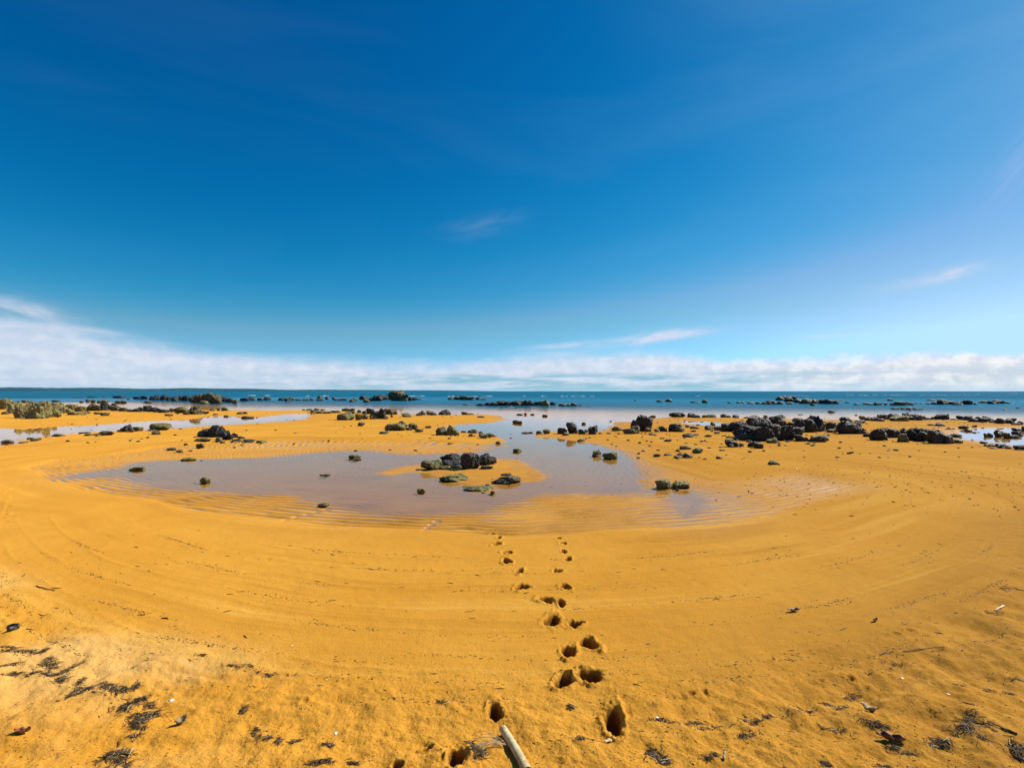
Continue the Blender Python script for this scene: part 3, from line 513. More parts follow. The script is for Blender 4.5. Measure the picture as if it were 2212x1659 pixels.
SMALL_ROCKS = [
    (-34.912, 35.272, 0.457, 0.342, 0.224, 'O'),
    (-30.798, 37.054, 0.524, 0.391, 0.183, 'O'),
    (-28.599, 35.422, 0.584, 0.436, 0.157, 'T'),
    (-22.164, 34.897, 0.411, 0.307, 0.238, 'G'),
    (-22.262, 33.27, 0.627, 0.468, 0.131, 'T'),
    (-18.904, 35.609, 0.504, 0.376, 0.159, 'T'),
    (-16.354, 31.34, 0.443, 0.331, 0.139, 'T'),
    (-24.242, 41.42, 0.39, 0.292, 0.188, 'T'),
    (-18.675, 35.944, 0.339, 0.253, 0.163, 'T'),
    (-24.017, 41.928, 0.296, 0.222, 0.24, 'B'),
    (-15.931, 31.347, 0.369, 0.276, 0.097, 'T'),
    (-19.994, 34.564, 0.326, 0.244, 0.108, 'T'),
    (-18.447, 33.054, 0.312, 0.233, 0.103, 'T'),
    (-54.813, 72.468, 0.854, 0.638, 0.365, 'T'),
    (-106.004, 129.479, 3.052, 0.913, 0.296, 'B'),
    (-55.496, 72.181, 0.851, 0.636, 0.33, 'T'),
    (-74.562, 78.474, 0.925, 0.691, 0.323, 'T'),
    (-60.349, 74.958, 0.883, 0.66, 0.308, 'T'),
    (-71.81, 80.575, 1.139, 0.851, 0.256, 'T'),
    (-67.63, 81.703, 0.77, 0.576, 0.375, 'T'),
    (-62.814, 76.938, 0.725, 0.542, 0.353, 'T'),
    (-64.074, 76.258, 0.719, 0.538, 0.244, 'B'),
    (-107.178, 127.386, 2.102, 0.629, 0.175, 'B'),
    (-104.58, 131.563, 1.24, 0.928, 0.24, 'B'),
    (-107.835, 126.129, 1.486, 0.445, 0.174, 'B'),
    (-51.878, 72.844, 1.202, 0.897, 0.297, 'T'),
    (-75.085, 100.322, 0.709, 0.531, 0.323, 'B'),
    (-30.342, 89.228, 1.682, 1.254, 0.406, 'T'),
    (-39.573, 91.879, 1.083, 0.809, 0.592, 'B'),
    (-43.961, 89.37, 1.053, 0.787, 0.534, 'B'),
    (-33.209, 88.514, 1.252, 0.935, 0.405, 'B'),
    (-29.251, 89.291, 1.263, 0.943, 0.408, 'B'),
    (-24.377, 77.804, 0.825, 0.617, 0.465, 'G'),
    (-35.33, 88.05, 1.245, 0.93, 0.362, 'B'),
    (-35.248, 90.4, 1.065, 0.796, 0.414, 'B'),
    (-36.523, 101.007, 0.809, 0.606, 0.653, 'B'),
    (-35.327, 101.319, 0.907, 0.679, 0.56, 'B'),
    (-27.406, 89.545, 1.055, 0.789, 0.369, 'B'),
    (-41.991, 111.586, 0.842, 0.63, 0.722, 'B'),
    (-37.515, 89.94, 1.272, 0.95, 0.286, 'B'),
    (-17.64, 97.236, 1.375, 1.027, 0.265, 'B'),
    (-5.204, 95.472, 1.35, 1.008, 0.26, 'B'),
    (6.865, 56.675, 0.668, 0.499, 0.337, 'B'),
    (-5.465, 61.753, 0.961, 0.717, 0.151, 'B'),
    (7.749, 58.005, 0.684, 0.511, 0.103, 'B'),
    (8.306, 55.575, 0.655, 0.196, 0.062, 'B'),
    (26.586, 70.604, 0.765, 0.572, 0.52, 'B'),
    (31.635, 64.281, 0.758, 0.566, 0.323, 'B'),
    (31.277, 65.053, 0.767, 0.573, 0.297, 'B'),
    (31.017, 66.551, 0.941, 0.703, 0.241, 'B'),
    (25.824, 72.509, 1.299, 0.969, 0.194, 'B'),
    (31.545, 62.939, 0.504, 0.377, 0.376, 'B'),
    (22.192, 77.316, 0.838, 0.627, 0.318, 'B'),
    (30.992, 70.075, 0.595, 0.445, 0.289, 'B'),
    (31.851, 70.571, 0.566, 0.423, 0.226, 'B'),
    (29.847, 70.371, 0.464, 0.348, 0.226, 'B'),
    (21.066, 87.32, 0.576, 0.431, 0.22, 'B'),
    (0.336, 26.243, 0.371, 0.277, 0.14, 'G'),
    (0.161, 26.709, 0.315, 0.235, 0.156, 'G'),
    (9.011, 32.819, 0.449, 0.335, 0.108, 'B'),
    (2.176, 33.517, 0.379, 0.283, 0.127, 'G'),
    (3.565, 25.514, 0.229, 0.171, 0.109, 'G'),
    (0.536, 35.548, 0.503, 0.375, 0.093, 'G'),
    (1.427, 35.665, 0.336, 0.251, 0.095, 'G'),
    (0.941, 35.632, 0.218, 0.163, 0.138, 'G'),
    (5.385, 27.905, 0.132, 0.099, 0.056, 'B'),
    (2.436, 19.486, 0.211, 0.158, 0.14, 'G'),
    (2.282, 16.882, 0.263, 0.196, 0.079, 'G'),
    (2.916, 20.057, 0.161, 0.12, 0.127, 'B'),
    (0.509, 20.119, 0.294, 0.219, 0.064, 'G'),
    (0.741, 20.254, 0.191, 0.143, 0.052, 'G'),
    (3.317, 19.294, 0.136, 0.102, 0.06, 'T'),
    (4.484, 20.261, 0.191, 0.143, 0.128, 'T'),
    (5.705, 20.194, 0.257, 0.192, 0.135, 'G'),
    (9.519, 24.257, 0.252, 0.188, 0.198, 'T'),
    (7.709, 19.255, 0.227, 0.17, 0.075, 'T'),
    (7.733, 22.574, 0.213, 0.159, 0.111, 'T'),
    (7.125, 20.198, 0.238, 0.178, 0.07, 'T'),
    (8.785, 24.129, 0.239, 0.179, 0.069, 'T'),
    (4.993, 16.424, 0.271, 0.202, 0.081, 'G'),
    (6.9, 17.999, 0.263, 0.196, 0.081, 'G'),
    (5.113, 18.621, 0.316, 0.236, 0.066, 'T'),
    (7.448, 17.513, 0.297, 0.222, 0.062, 'T'),
    (6.67, 18.552, 0.236, 0.176, 0.068, 'T'),
    (5.036, 17.206, 0.162, 0.121, 0.048, 'T'),
    (3.646, 19.303, 0.182, 0.136, 0.05, 'T'),
    (3.984, 19.18, 0.136, 0.101, 0.055, 'T'),
    (4.922, 12.192, 0.167, 0.124, 0.059, 'T'),
    (3.986, 12.373, 0.175, 0.131, 0.057, 'T'),
    (4.257, 12.941, 0.183, 0.137, 0.057, 'T'),
    (5.663, 13.794, 0.169, 0.126, 0.036, 'T'),
    (13.325, 32.315, 0.381, 0.285, 0.227, 'B'),
    (11.986, 31.737, 0.479, 0.357, 0.156, 'B'),
    (13.709, 32.408, 0.321, 0.24, 0.124, 'B'),
    (16.224, 32.741, 0.293, 0.219, 0.11, 'B'),
    (14.335, 31.445, 0.237, 0.177, 0.092, 'T'),
    (6.631, 14.841, 0.161, 0.12, 0.099, 'B'),
    (6.882, 16.356, 0.208, 0.156, 0.07, 'B'),
    (20.029, 29.308, 0.332, 0.248, 0.233, 'B'),
    (19.576, 27.158, 0.397, 0.296, 0.151, 'B'),
    (24.632, 30.742, 0.391, 0.292, 0.194, 'B'),
    (25.075, 30.393, 0.458, 0.342, 0.135, 'B'),
    (24.445, 30.084, 0.44, 0.328, 0.112, 'B'),
    (28.43, 30.705, 0.463, 0.346, 0.179, 'B'),
    (24.389, 24.794, 0.374, 0.279, 0.12, 'B'),
    (25.335, 25.566, 0.265, 0.198, 0.185, 'B'),
    (25.26, 29.25, 0.441, 0.329, 0.095, 'B'),
    (24.747, 39.772, 0.506, 0.378, 0.188, 'B'),
    (34.013, 58.048, 0.575, 0.43, 0.332, 'B'),
    (52.944, 82.827, 1.835, 0.549, 0.169, 'B'),
    (16.904, 32.075, 0.363, 0.271, 0.107, 'B'),
    (47.039, 71.808, 0.711, 0.531, 0.179, 'B'),
    (20.148, 35.841, 0.372, 0.278, 0.054, 'B'),
    (23.422, 34.85, 0.214, 0.16, 0.07, 'B'),
    (33.694, 64.291, 0.818, 0.611, 0.353, 'B'),
    (35.144, 65.142, 0.829, 0.619, 0.297, 'B'),
    (47.412, 61.522, 0.783, 0.585, 0.409, 'B'),
    (42.915, 61.832, 0.787, 0.588, 0.296, 'B'),
    (46.972, 60.33, 0.768, 0.574, 0.289, 'B'),
    (42.481, 59.916, 0.508, 0.38, 0.372, 'B'),
    (64.285, 87.132, 0.945, 0.706, 0.38, 'B'),
    (41.249, 61.272, 0.78, 0.583, 0.208, 'B'),
    (42.415, 60.656, 0.629, 0.47, 0.235, 'B'),
    (43.547, 60.702, 0.486, 0.364, 0.264, 'B'),
    (43.671, 59.928, 0.395, 0.296, 0.317, 'B'),
    (42.542, 61.942, 0.613, 0.458, 0.183, 'B'),
    (52.36, 66.476, 0.689, 0.515, 0.134, 'B'),
    (52.888, 66.007, 0.529, 0.396, 0.134, 'B'),
    (34.872, 46.621, 0.813, 0.607, 0.133, 'B'),
    (35.789, 45.437, 0.471, 0.352, 0.154, 'B'),
    (35.319, 46.306, 0.415, 0.31, 0.157, 'B'),
    (36.067, 45.335, 0.47, 0.351, 0.111, 'B'),
    (65.491, 71.168, 1.074, 0.801, 0.373, 'B'),
    (72.81, 88.984, 1.552, 1.158, 0.261, 'B'),
    (52.684, 64.565, 0.974, 0.727, 0.218, 'B'),
    (66.76, 69.142, 0.717, 0.536, 0.268, 'B'),
    (56.809, 62.738, 0.503, 0.376, 0.215, 'B'),
    (42.674, 44.3, 0.459, 0.343, 0.067, 'B'),
    (48.622, 49.258, 0.279, 0.209, 0.1, 'B'),
    (18.704, 20.971, 0.316, 0.236, 0.096, 'T'),
    (19.759, 24.082, 0.477, 0.355, 0.07, 'B'),
    (20.884, 23.179, 0.208, 0.155, 0.12, 'T'),
    (18.707, 21.95, 0.228, 0.17, 0.052, 'T'),
    (17.874, 18.212, 0.275, 0.205, 0.103, 'T'),
    (17.501, 18.764, 0.195, 0.145, 0.131, 'B'),
    (17.199, 18.621, 0.14, 0.105, 0.148, 'B'),
    (18.343, 20.334, 0.163, 0.122, 0.048, 'B'),
    (13.937, 14.383, 0.217, 0.162, 0.074, 'B'),
    (14.7, 15.994, 0.234, 0.174, 0.079, 'B'),
    (13.534, 14.406, 0.217, 0.162, 0.037, 'B'),
    (-13.49, 37.425, 0.741, 0.552, 0.165, 'G'),
    (-14.153, 37.724, 0.569, 0.425, 0.169, 'G'),
    (-16.617, 42.007, 0.515, 0.385, 0.18, 'T'),
    (-16.487, 43.29, 0.449, 0.336, 0.206, 'T'),
    (-15.865, 43.068, 0.426, 0.319, 0.146, 'T'),
    (-17.558, 43.15, 0.305, 0.228, 0.107, 'T'),
    (-13.864, 42.766, 0.645, 0.482, 0.252, 'T'),
    (-10.256, 35.619, 0.369, 0.276, 0.26, 'B'),
    (-13.332, 42.77, 0.544, 0.407, 0.233, 'T'),
    (-11.276, 37.824, 0.339, 0.253, 0.268, 'B'),
    (-7.172, 29.074, 0.302, 0.225, 0.171, 'G'),
    (-7.348, 31.31, 0.177, 0.133, 0.223, 'T'),
    (-5.634, 34.748, 0.36, 0.269, 0.294, 'B'),
    (-3.37, 36.227, 0.478, 0.357, 0.204, 'B'),
    (-1.88, 31.249, 0.501, 0.374, 0.102, 'T'),
    (-6.133, 33.596, 0.348, 0.26, 0.167, 'B'),
    (-7.622, 36.537, 0.637, 0.475, 0.103, 'T'),
    (-2.906, 35.566, 0.62, 0.463, 0.1, 'T'),
    (-3.69, 22.596, 0.288, 0.215, 0.115, 'G'),
    (-1.62, 20.103, 0.256, 0.191, 0.116, 'G'),
    (-0.446, 16.083, 0.174, 0.13, 0.077, 'B'),
    (-1.478, 18.35, 0.164, 0.123, 0.103, 'T'),
    (-0.671, 18.454, 0.191, 0.143, 0.077, 'B'),
    (-1.908, 20.259, 0.22, 0.164, 0.075, 'G'),
    (-1.238, 20.199, 0.2, 0.15, 0.075, 'G'),
    (-14.796, 19.95, 0.207, 0.155, 0.144, 'G'),
    (-14.64, 20.856, 0.452, 0.337, 0.063, 'T'),
    (-15.617, 20.433, 0.231, 0.173, 0.114, 'T'),
    (-15.737, 16.885, 0.247, 0.184, 0.099, 'T'),
    (-16.385, 19.607, 0.425, 0.317, 0.068, 'T'),
    (-15.579, 16.338, 0.323, 0.241, 0.048, 'T'),
    (-15.403, 18.633, 0.272, 0.203, 0.076, 'T'),
    (-15.317, 18.918, 0.375, 0.279, 0.049, 'T'),
    (-16.398, 17.467, 0.222, 0.166, 0.055, 'T'),
    (-15.926, 17.256, 0.155, 0.116, 0.056, 'T'),
    (-9.136, 17.282, 0.22, 0.164, 0.095, 'B'),
    (-9.157, 16.211, 0.145, 0.109, 0.068, 'T'),
    (-8.895, 13.711, 0.181, 0.135, 0.087, 'B'),
    (-8.806, 14.041, 0.126, 0.094, 0.038, 'T'),
    (-0.31, 8.259, 0.082, 0.061, 0.051, 'G'),
    (-3.736, 12.316, 0.244, 0.182, 0.043, 'T'),
    (-3.664, 10.04, 0.218, 0.065, 0.035, 'B'),
]
SHORE_MAIN = [(-8.72, 9.909), (-8.736, 10.407), (-8.557, 10.961), (-8.73, 11.76), (-8.302, 12.266), (-7.79, 12.422), (-6.391, 12.841), (-5.072, 14.009), (-4.149, 14.101), (-2.437, 13.459), (-1.22, 13.464), (-0.636, 14.754), (-0.214, 15.647), (-0.039, 16.429), (-0.241, 17.631), (-0.631, 18.535), (-1.132, 19.97), (-1.507, 20.773), (-2.373, 20.949), (-3.01, 20.762), (-3.078, 21.569), (-2.84, 24.099), (-1.79, 26.312), (-0.745, 27.316), (-0.243, 30.185), (-0.942, 34.537), (-1.859, 37.219), (-2.468, 36.272), (-1.381, 56.208), (15.648, 51.116), (9.76, 31.891), (8.394, 30.598), (6.349, 27.72), (5.393, 26.719), (4.799, 24.048), (4.18, 22.204), (3.612, 21.233), (2.685, 20.758), (1.465, 20.772), (0.692, 18.924), (0.748, 18.208), (1.629, 17.931), (1.968, 17.0), (2.576, 16.23), (2.933, 15.044), (2.927, 13.889), (2.886, 13.134), (2.998, 14.699), (2.88, 13.104), (2.838, 11.822), (2.78, 10.77), (2.705, 9.959), (2.402, 9.148), (2.41, 8.658), (2.976, 8.655), (3.156, 8.405), (3.145, 7.947), (3.053, 7.46), (2.511, 6.899), (2.16, 6.589), (2.173, 7.171), (2.39, 8.128), (1.89, 8.268), (0.576, 8.178), (0.019, 7.467), (-0.325, 6.838), (-1.062, 6.712), (-1.728, 6.65), (-1.999, 6.805), (-2.754, 7.17), (-3.673, 8.125), (-4.062, 8.169), (-4.882, 8.598), (-5.335, 8.545), (-6.115, 8.693), (-7.493, 9.857), (-7.878, 9.92), (-8.21, 9.782)]
SHORE_STREAM = [(-23.595, 22.119), (-22.219, 22.245), (-20.589, 21.339), (-20.826, 23.513), (-19.783, 24.877), (-19.671, 27.913), (-18.467, 28.592), (-18.47, 30.752), (-19.168, 33.689), (-15.776, 31.661), (-15.774, 33.163), (-16.33, 36.595), (-14.774, 37.698), (-13.347, 32.556), (-12.53, 30.231), (-12.612, 27.844), (-13.182, 26.458), (-14.515, 24.541), (-15.61, 22.155), (-16.765, 21.086), (-17.334, 19.575), (-16.81, 17.633), (-15.865, 15.889), (-15.406, 14.45)]
SHORE_TIDEPOOL = [(16.485, 19.368), (18.234, 20.975), (19.481, 22.064), (21.122, 22.754), (22.871, 22.896), (23.79, 22.358), (15.804, 14.86), (15.356, 15.381), (15.133, 15.922), (15.489, 16.981), (15.515, 17.851)]
SHORE_SMALLPOOL = [(8.876, 27.385), (9.617, 28.101), (10.652, 27.487), (10.504, 25.058), (9.67, 23.842), (9.171, 25.137), (8.633, 26.09)]
SHORE_SEA = [(-76.173, 48.652), (-69.708, 63.944), (-62.194, 66.761), (-48.805, 58.036), (-34.713, 46.267), (-30.024, 45.514), (-21.784, 43.709), (-17.985, 44.104), (-12.515, 40.918), (-7.449, 36.528), (-4.027, 35.529), (-2.468, 36.272), (-0.914, 37.225), (0.095, 36.286), (4.66, 33.653), (9.76, 31.891), (12.978, 31.638), (15.453, 30.692), (17.802, 29.113), (20.253, 29.809), (23.477, 29.285), (25.663, 29.821), (25.243, 26.543), (24.753, 24.778), (31.54, 20.795)]
ISLET = [(-2.679, 10.39), (-2.387, 11.105), (-2.022, 11.457), (-1.498, 12.028), (-0.626, 12.55), (0.033, 12.551), (0.195, 12.03), (0.356, 11.11), (0.615, 10.395), (0.742, 9.9), (0.449, 9.389), (0.151, 9.329), (-0.142, 9.154), (-0.287, 9.04), (-0.305, 8.414), (-0.599, 8.821), (-0.944, 9.269), (-1.254, 9.899), (-1.658, 10.468), (-2.075, 10.543), (-2.433, 10.244)]
RIPPLE_FIELD = [(-10.398, 10.929), (-10.721, 12.115), (-10.328, 12.999), (-10.292, 15.2), (-8.697, 17.464), (-5.676, 16.716), (-2.655, 16.752), (0.042, 16.019), (3.094, 15.003), (3.342, 11.267), (3.723, 9.623), (4.896, 9.74), (5.652, 9.999), (5.977, 9.117), (5.714, 8.289), (4.546, 7.452), (3.889, 7.026), (3.287, 6.616), (2.744, 6.359), (2.097, 6.147), (1.369, 5.997), (0.542, 5.83), (0.015, 5.854), (-0.669, 5.925), (-1.363, 6.037), (-2.255, 6.241), (-3.039, 6.501), (-3.274, 6.588), (-4.327, 7.062), (-5.639, 7.769), (-6.546, 8.247), (-7.852, 9.112), (-8.969, 9.839)]
FOOTPRINTS = [
    (-0.222, 5.881, 0.069, 0.095),
    (-0.144, 5.696, 0.067, 0.107),
    (-0.161, 5.425, 0.083, 0.145),
    (-0.041, 5.116, 0.088, 0.145),
    (-0.052, 4.842, 0.096, 0.182),
    (0.066, 4.572, 0.079, 0.139),
    (0.079, 4.196, 0.106, 0.188),
    (0.258, 3.936, 0.107, 0.148),
    (0.374, 3.885, 0.07, 0.17),
    (0.276, 3.573, 0.123, 0.215),
    (0.431, 3.531, 0.083, 0.154),
    (0.482, 3.254, 0.112, 0.19),
    (0.348, 3.156, 0.108, 0.151),
    (0.285, 2.84, 0.098, 0.153),
    (0.435, 2.886, 0.125, 0.196),
    (-0.085, 2.564, 0.079, 0.147),
    (0.493, 2.499, 0.104, 0.216),
    (0.513, 5.643, 0.051, 0.087),
    (0.544, 5.441, 0.069, 0.114),
    (0.52, 5.16, 0.07, 0.118),
    (0.53, 4.908, 0.08, 0.133),
    (0.404, 4.584, 0.075, 0.139),
    (0.435, 4.206, 0.076, 0.139),
    (-0.242, 2.238, 0.097, 0.134),
    (-0.378, 2.318, 0.05, 0.048),
    (-0.492, 2.21, 0.04, 0.06),
]
FAINT_PRINTS = [
    (-8.679, 9.533, 0.065, 0.075),
    (-8.495, 9.194, 0.063, 0.07),
    (-8.344, 8.911, 0.053, 0.065),
    (-8.262, 8.75, 0.052, 0.084),
    (-8.087, 8.445, 0.057, 0.078),
    (-7.922, 8.253, 0.056, 0.075),
    (-7.709, 7.92, 0.047, 0.069),
    (-7.401, 7.527, 0.051, 0.078),
    (-7.069, 7.207, 0.059, 0.071),
    (-6.812, 6.906, 0.047, 0.079),
    (-6.628, 6.697, 0.091, 0.086),
    (-6.467, 6.505, 0.044, 0.081),
    (-6.199, 6.265, 0.085, 0.097),
    (-1.07, 2.658, 0.04, 0.053),
    (-0.986, 2.603, 0.016, 0.025),
    (0.952, 2.743, 0.05, 0.034),
    (1.026, 2.743, 0.033, 0.056),
    (1.722, 2.876, 0.043, 0.034),
    (1.891, 2.884, 0.052, 0.062),
    (2.52, 3.375, 0.061, 0.051),
    (2.634, 3.418, 0.062, 0.053),
    (2.273, 2.853, 0.034, 0.033),
    (2.287, 2.808, 0.025, 0.032),
    (1.533, 3.083, 0.037, 0.021),
]
BREAKER_TABLE = [
    (-96.7, 186.9, -94.6, 188.8),
    (-87.8, 181.1, -86.2, 182.3),
    (-67.4, 167.1, -66.3, 167.7),
    (-62.9, 169.3, -60.6, 170.4),
    (-33.7, 166.2, -28.3, 167.4),
    (-19.8, 157.3, -17.5, 157.6),
    (-13.3, 158.0, -10.6, 158.2),
    (-9.5, 158.3, -5.8, 158.5),
    (3.2, 162.2, 4.4, 162.1),
    (8.9, 161.8, 10.7, 161.6),
    (15.0, 161.1, 17.5, 160.7),
    (18.1, 160.6, 22.9, 159.6),
    (24.2, 159.3, 25.6, 158.9),
    (58.5, 164.2, 60.0, 163.1),
    (94.9, 177.4, 98.4, 170.0),
    (134.7, 206.4, 135.0, 202.3),
    (131.5, 195.5, 131.8, 188.9),
    (146.8, 208.6, 146.6, 205.4),
    (155.0, 215.5, 152.7, 196.6),
    (169.1, 212.6, 167.7, 206.7),
    (167.5, 205.9, 164.2, 193.0),
    (193.6, 226.9, 190.0, 217.2),
    (200.6, 228.2, 197.5, 220.6),
    (215.5, 239.8, 212.0, 232.4),
    (306.9, 317.2, 292.4, 295.6),
]
CLUMP_TABLE = [
    (-3.152, 3.213, 0.097, 0.046, 30),
    (-3.0, 3.165, 0.182, 0.094, 90),
    (-2.883, 3.147, 0.067, 0.063, 50),
    (-2.716, 3.039, 0.101, 0.104, 70),
    (-2.922, 2.98, 0.063, 0.083, 60),
    (-2.823, 2.907, 0.105, 0.041, 40),
    (-2.595, 2.915, 0.159, 0.079, 90),
    (-2.562, 2.988, 0.072, 0.1, 36),
    (-2.731, 2.939, 0.053, 0.048, 30),
    (-2.407, 2.884, 0.035, 0.093, 30),
    (-2.285, 2.743, 0.075, 0.098, 90),
    (-2.184, 2.772, 0.067, 0.057, 60),
    (-2.084, 2.772, 0.109, 0.072, 110),
    (-1.964, 2.682, 0.089, 0.094, 130),
    (-1.869, 2.655, 0.048, 0.079, 40),
    (-1.814, 2.572, 0.078, 0.062, 90),
    (-1.819, 2.5, 0.083, 0.105, 110),
    (-1.763, 2.449, 0.052, 0.034, 40),
    (-1.74, 2.263, 0.103, 0.086, 150),
    (-1.65, 2.216, 0.033, 0.055, 30),
    (-1.748, 2.394, 0.058, 0.043, 18),
    (-1.358, 2.585, 0.039, 0.087, 30),
    (-1.209, 2.449, 0.037, 0.067, 26),
    (-1.153, 2.394, 0.065, 0.026, 20),
    (-1.07, 2.368, 0.036, 0.042, 22),
    (-0.989, 2.378, 0.05, 0.042, 40),
    (-0.833, 2.322, 0.063, 0.03, 30),
    (-0.803, 2.203, 0.08, 0.032, 50),
    (-1.884, 3.11, 0.085, 0.029, 16),
    (-1.595, 3.005, 0.154, 0.051, 36),
    (-1.419, 2.923, 0.097, 0.035, 24),
    (-0.156, 2.292, 0.09, 0.108, 90),
    (0.643, 2.268, 0.075, 0.077, 120),
    (-0.38, 2.655, 0.056, 0.029, 18),
    (0.309, 2.629, 0.048, 0.023, 22),
    (0.327, 2.363, 0.086, 0.025, 24),
    (0.73, 2.506, 0.106, 0.035, 40),
    (-0.691, 2.226, 0.081, 0.055, 30),
    (0.872, 2.494, 0.09, 0.03, 40),
    (1.156, 2.512, 0.091, 0.042, 40),
    (1.24, 2.53, 0.076, 0.036, 22),
    (0.956, 2.46, 0.134, 0.034, 30),
    (1.1, 2.405, 0.131, 0.043, 44),
    (1.641, 2.662, 0.088, 0.053, 40),
    (1.79, 2.743, 0.099, 0.07, 44),
    (1.668, 2.629, 0.095, 0.039, 30),
    (1.495, 2.603, 0.102, 0.046, 34),
    (1.509, 2.438, 0.088, 0.055, 44),
    (1.721, 2.454, 0.096, 0.079, 80),
    (2.247, 3.048, 0.129, 0.104, 44),
    (1.938, 2.332, 0.092, 0.071, 120),
    (2.158, 2.438, 0.162, 0.133, 160),
    (2.11, 2.352, 0.057, 0.062, 50),
    (2.237, 2.292, 0.062, 0.108, 110),
    (0.868, 2.254, 0.061, 0.028, 60),
    (1.744, 2.297, 0.118, 0.049, 60),
    (1.724, 2.203, 0.047, 0.045, 60),
    (1.35, 2.194, 0.06, 0.027, 40),
    (1.596, 2.207, 0.073, 0.036, 40),
    (2.791, 2.876, 0.122, 0.046, 34),
    (4.008, 4.132, 0.187, 0.109, 50),
    (3.443, 3.69, 0.145, 0.102, 30),
    (2.428, 2.786, 0.051, 0.043, 16),
    (2.594, 2.75, 0.116, 0.031, 26),
    (2.299, 2.603, 0.079, 0.038, 30),
    (1.128, 2.172, 0.039, 0.018, 10),
]

# ------------------------------------------------------------------ helpers
def tag(o, label=None, cat=None, group=None, kind=None):
    if label: o['label'] = label
    if cat: o['category'] = cat
    if group: o['group'] = group
    if kind: o['kind'] = kind
    return o

def mesh_np(name, v, f, smooth=True):
    """mesh from numpy verts (n,3) and faces (m,3 or 4)"""
    me = bpy.data.meshes.new(name)
    v = np.asarray(v, np.float32); f = np.asarray(f, np.int32); k = f.shape[1]
    me.vertices.add(len(v)); me.vertices.foreach_set('co', v.ravel())
    me.loops.add(f.size); me.loops.foreach_set('vertex_index', f.ravel())
    me.polygons.add(len(f)); me.polygons.foreach_set('loop_start', np.arange(0, f.size, k, dtype=np.int32))
    me.polygons.foreach_set('use_smooth', np.full(len(f), smooth))
    me.update(calc_edges=True); me.validate()
    return me

def obj(name, me, m, parent=None, loc=(0, 0, 0)):
    if m is not None and len(me.materials) == 0: me.materials.append(m)
    o = bpy.data.objects.new(name, me); col.objects.link(o); o.location = loc
    if parent: o.parent = parent
    return o

def attr(me, name, vals):
    a = me.attributes.new(name, 'FLOAT', 'POINT'); a.data.foreach_set('value', np.asarray(vals, np.float32))

def _hash(ix, iy, seed):
    n = (ix.astype(np.int64) * 374761393 + iy.astype(np.int64) * 668265263 + seed * 974711) & 0x7fffffff
    n = ((n ^ (n >> 13)) * 1274126177) & 0x7fffffff
    return ((n ^ (n >> 16)) & 0xffff).astype(np.float32) / 65535.0

def vnoise(x, y, seed=0):
    """smooth value noise, -1..1"""
    ix = np.floor(x); iy = np.floor(y); fx = (x - ix).astype(np.float32); fy = (y - iy).astype(np.float32)
    ux = fx * fx * fx * (fx * (fx * 6 - 15) + 10); uy = fy * fy * fy * (fy * (fy * 6 - 15) + 10)
    a = _hash(ix, iy, seed); b = _hash(ix + 1, iy, seed); c = _hash(ix, iy + 1, seed); d = _hash(ix + 1, iy + 1, seed)
    return 2 * ((a * (1 - ux) + b * ux) * (1 - uy) + (c * (1 - ux) + d * ux) * uy) - 1

def fbm(x, y, seed, octs=3, gain=0.5):
    s = 0; a = 1.0
    for k in range(octs):
        s = s + a * vnoise(x * 2 ** k * (0.8 if k % 2 else 1) + y * 0.6 * (k % 2) * 2 ** k, y * 2 ** k * (0.8 if k % 2 else 1) - x * 0.6 * (k % 2) * 2 ** k, seed + k * 17)
        a *= gain
    return s

def sstep(lo, hi, v):
    t = np.clip((v - lo) / (hi - lo), 0, 1)
    return t * t * (3 - 2 * t)

def sdist(poly, x, y):
    """signed distance to a closed outline, positive inside"""
    p = np.asarray(poly, np.float32); q = np.roll(p, -1, axis=0)
    d2 = np.full(x.shape, 1e12, np.float32); ins = np.zeros(x.shape, bool)
    for (ax, ay), (bx, by) in zip(p, q):
        ex, ey = bx - ax, by - ay
        L = ex * ex + ey * ey
        if L < 1e-9: continue
        t = np.clip(((x - ax) * ex + (y - ay) * ey) / L, 0, 1)
        d2 = np.minimum(d2, (x - ax - t * ex) ** 2 + (y - ay - t * ey) ** 2)
        if ay != by:
            c = ((ay > y) != (by > y)) & (x < (bx - ax) * (y - ay) / (by - ay) + ax)
            ins ^= c
    d = np.sqrt(d2)
    return np.where(ins, d, -d)

far_close = [(4000, SHORE_SEA[-1][1]), (4000, 9000), (-4000, 9000), (-4000, SHORE_SEA[0][1])]
SEA_POLY = SHORE_SEA + far_close

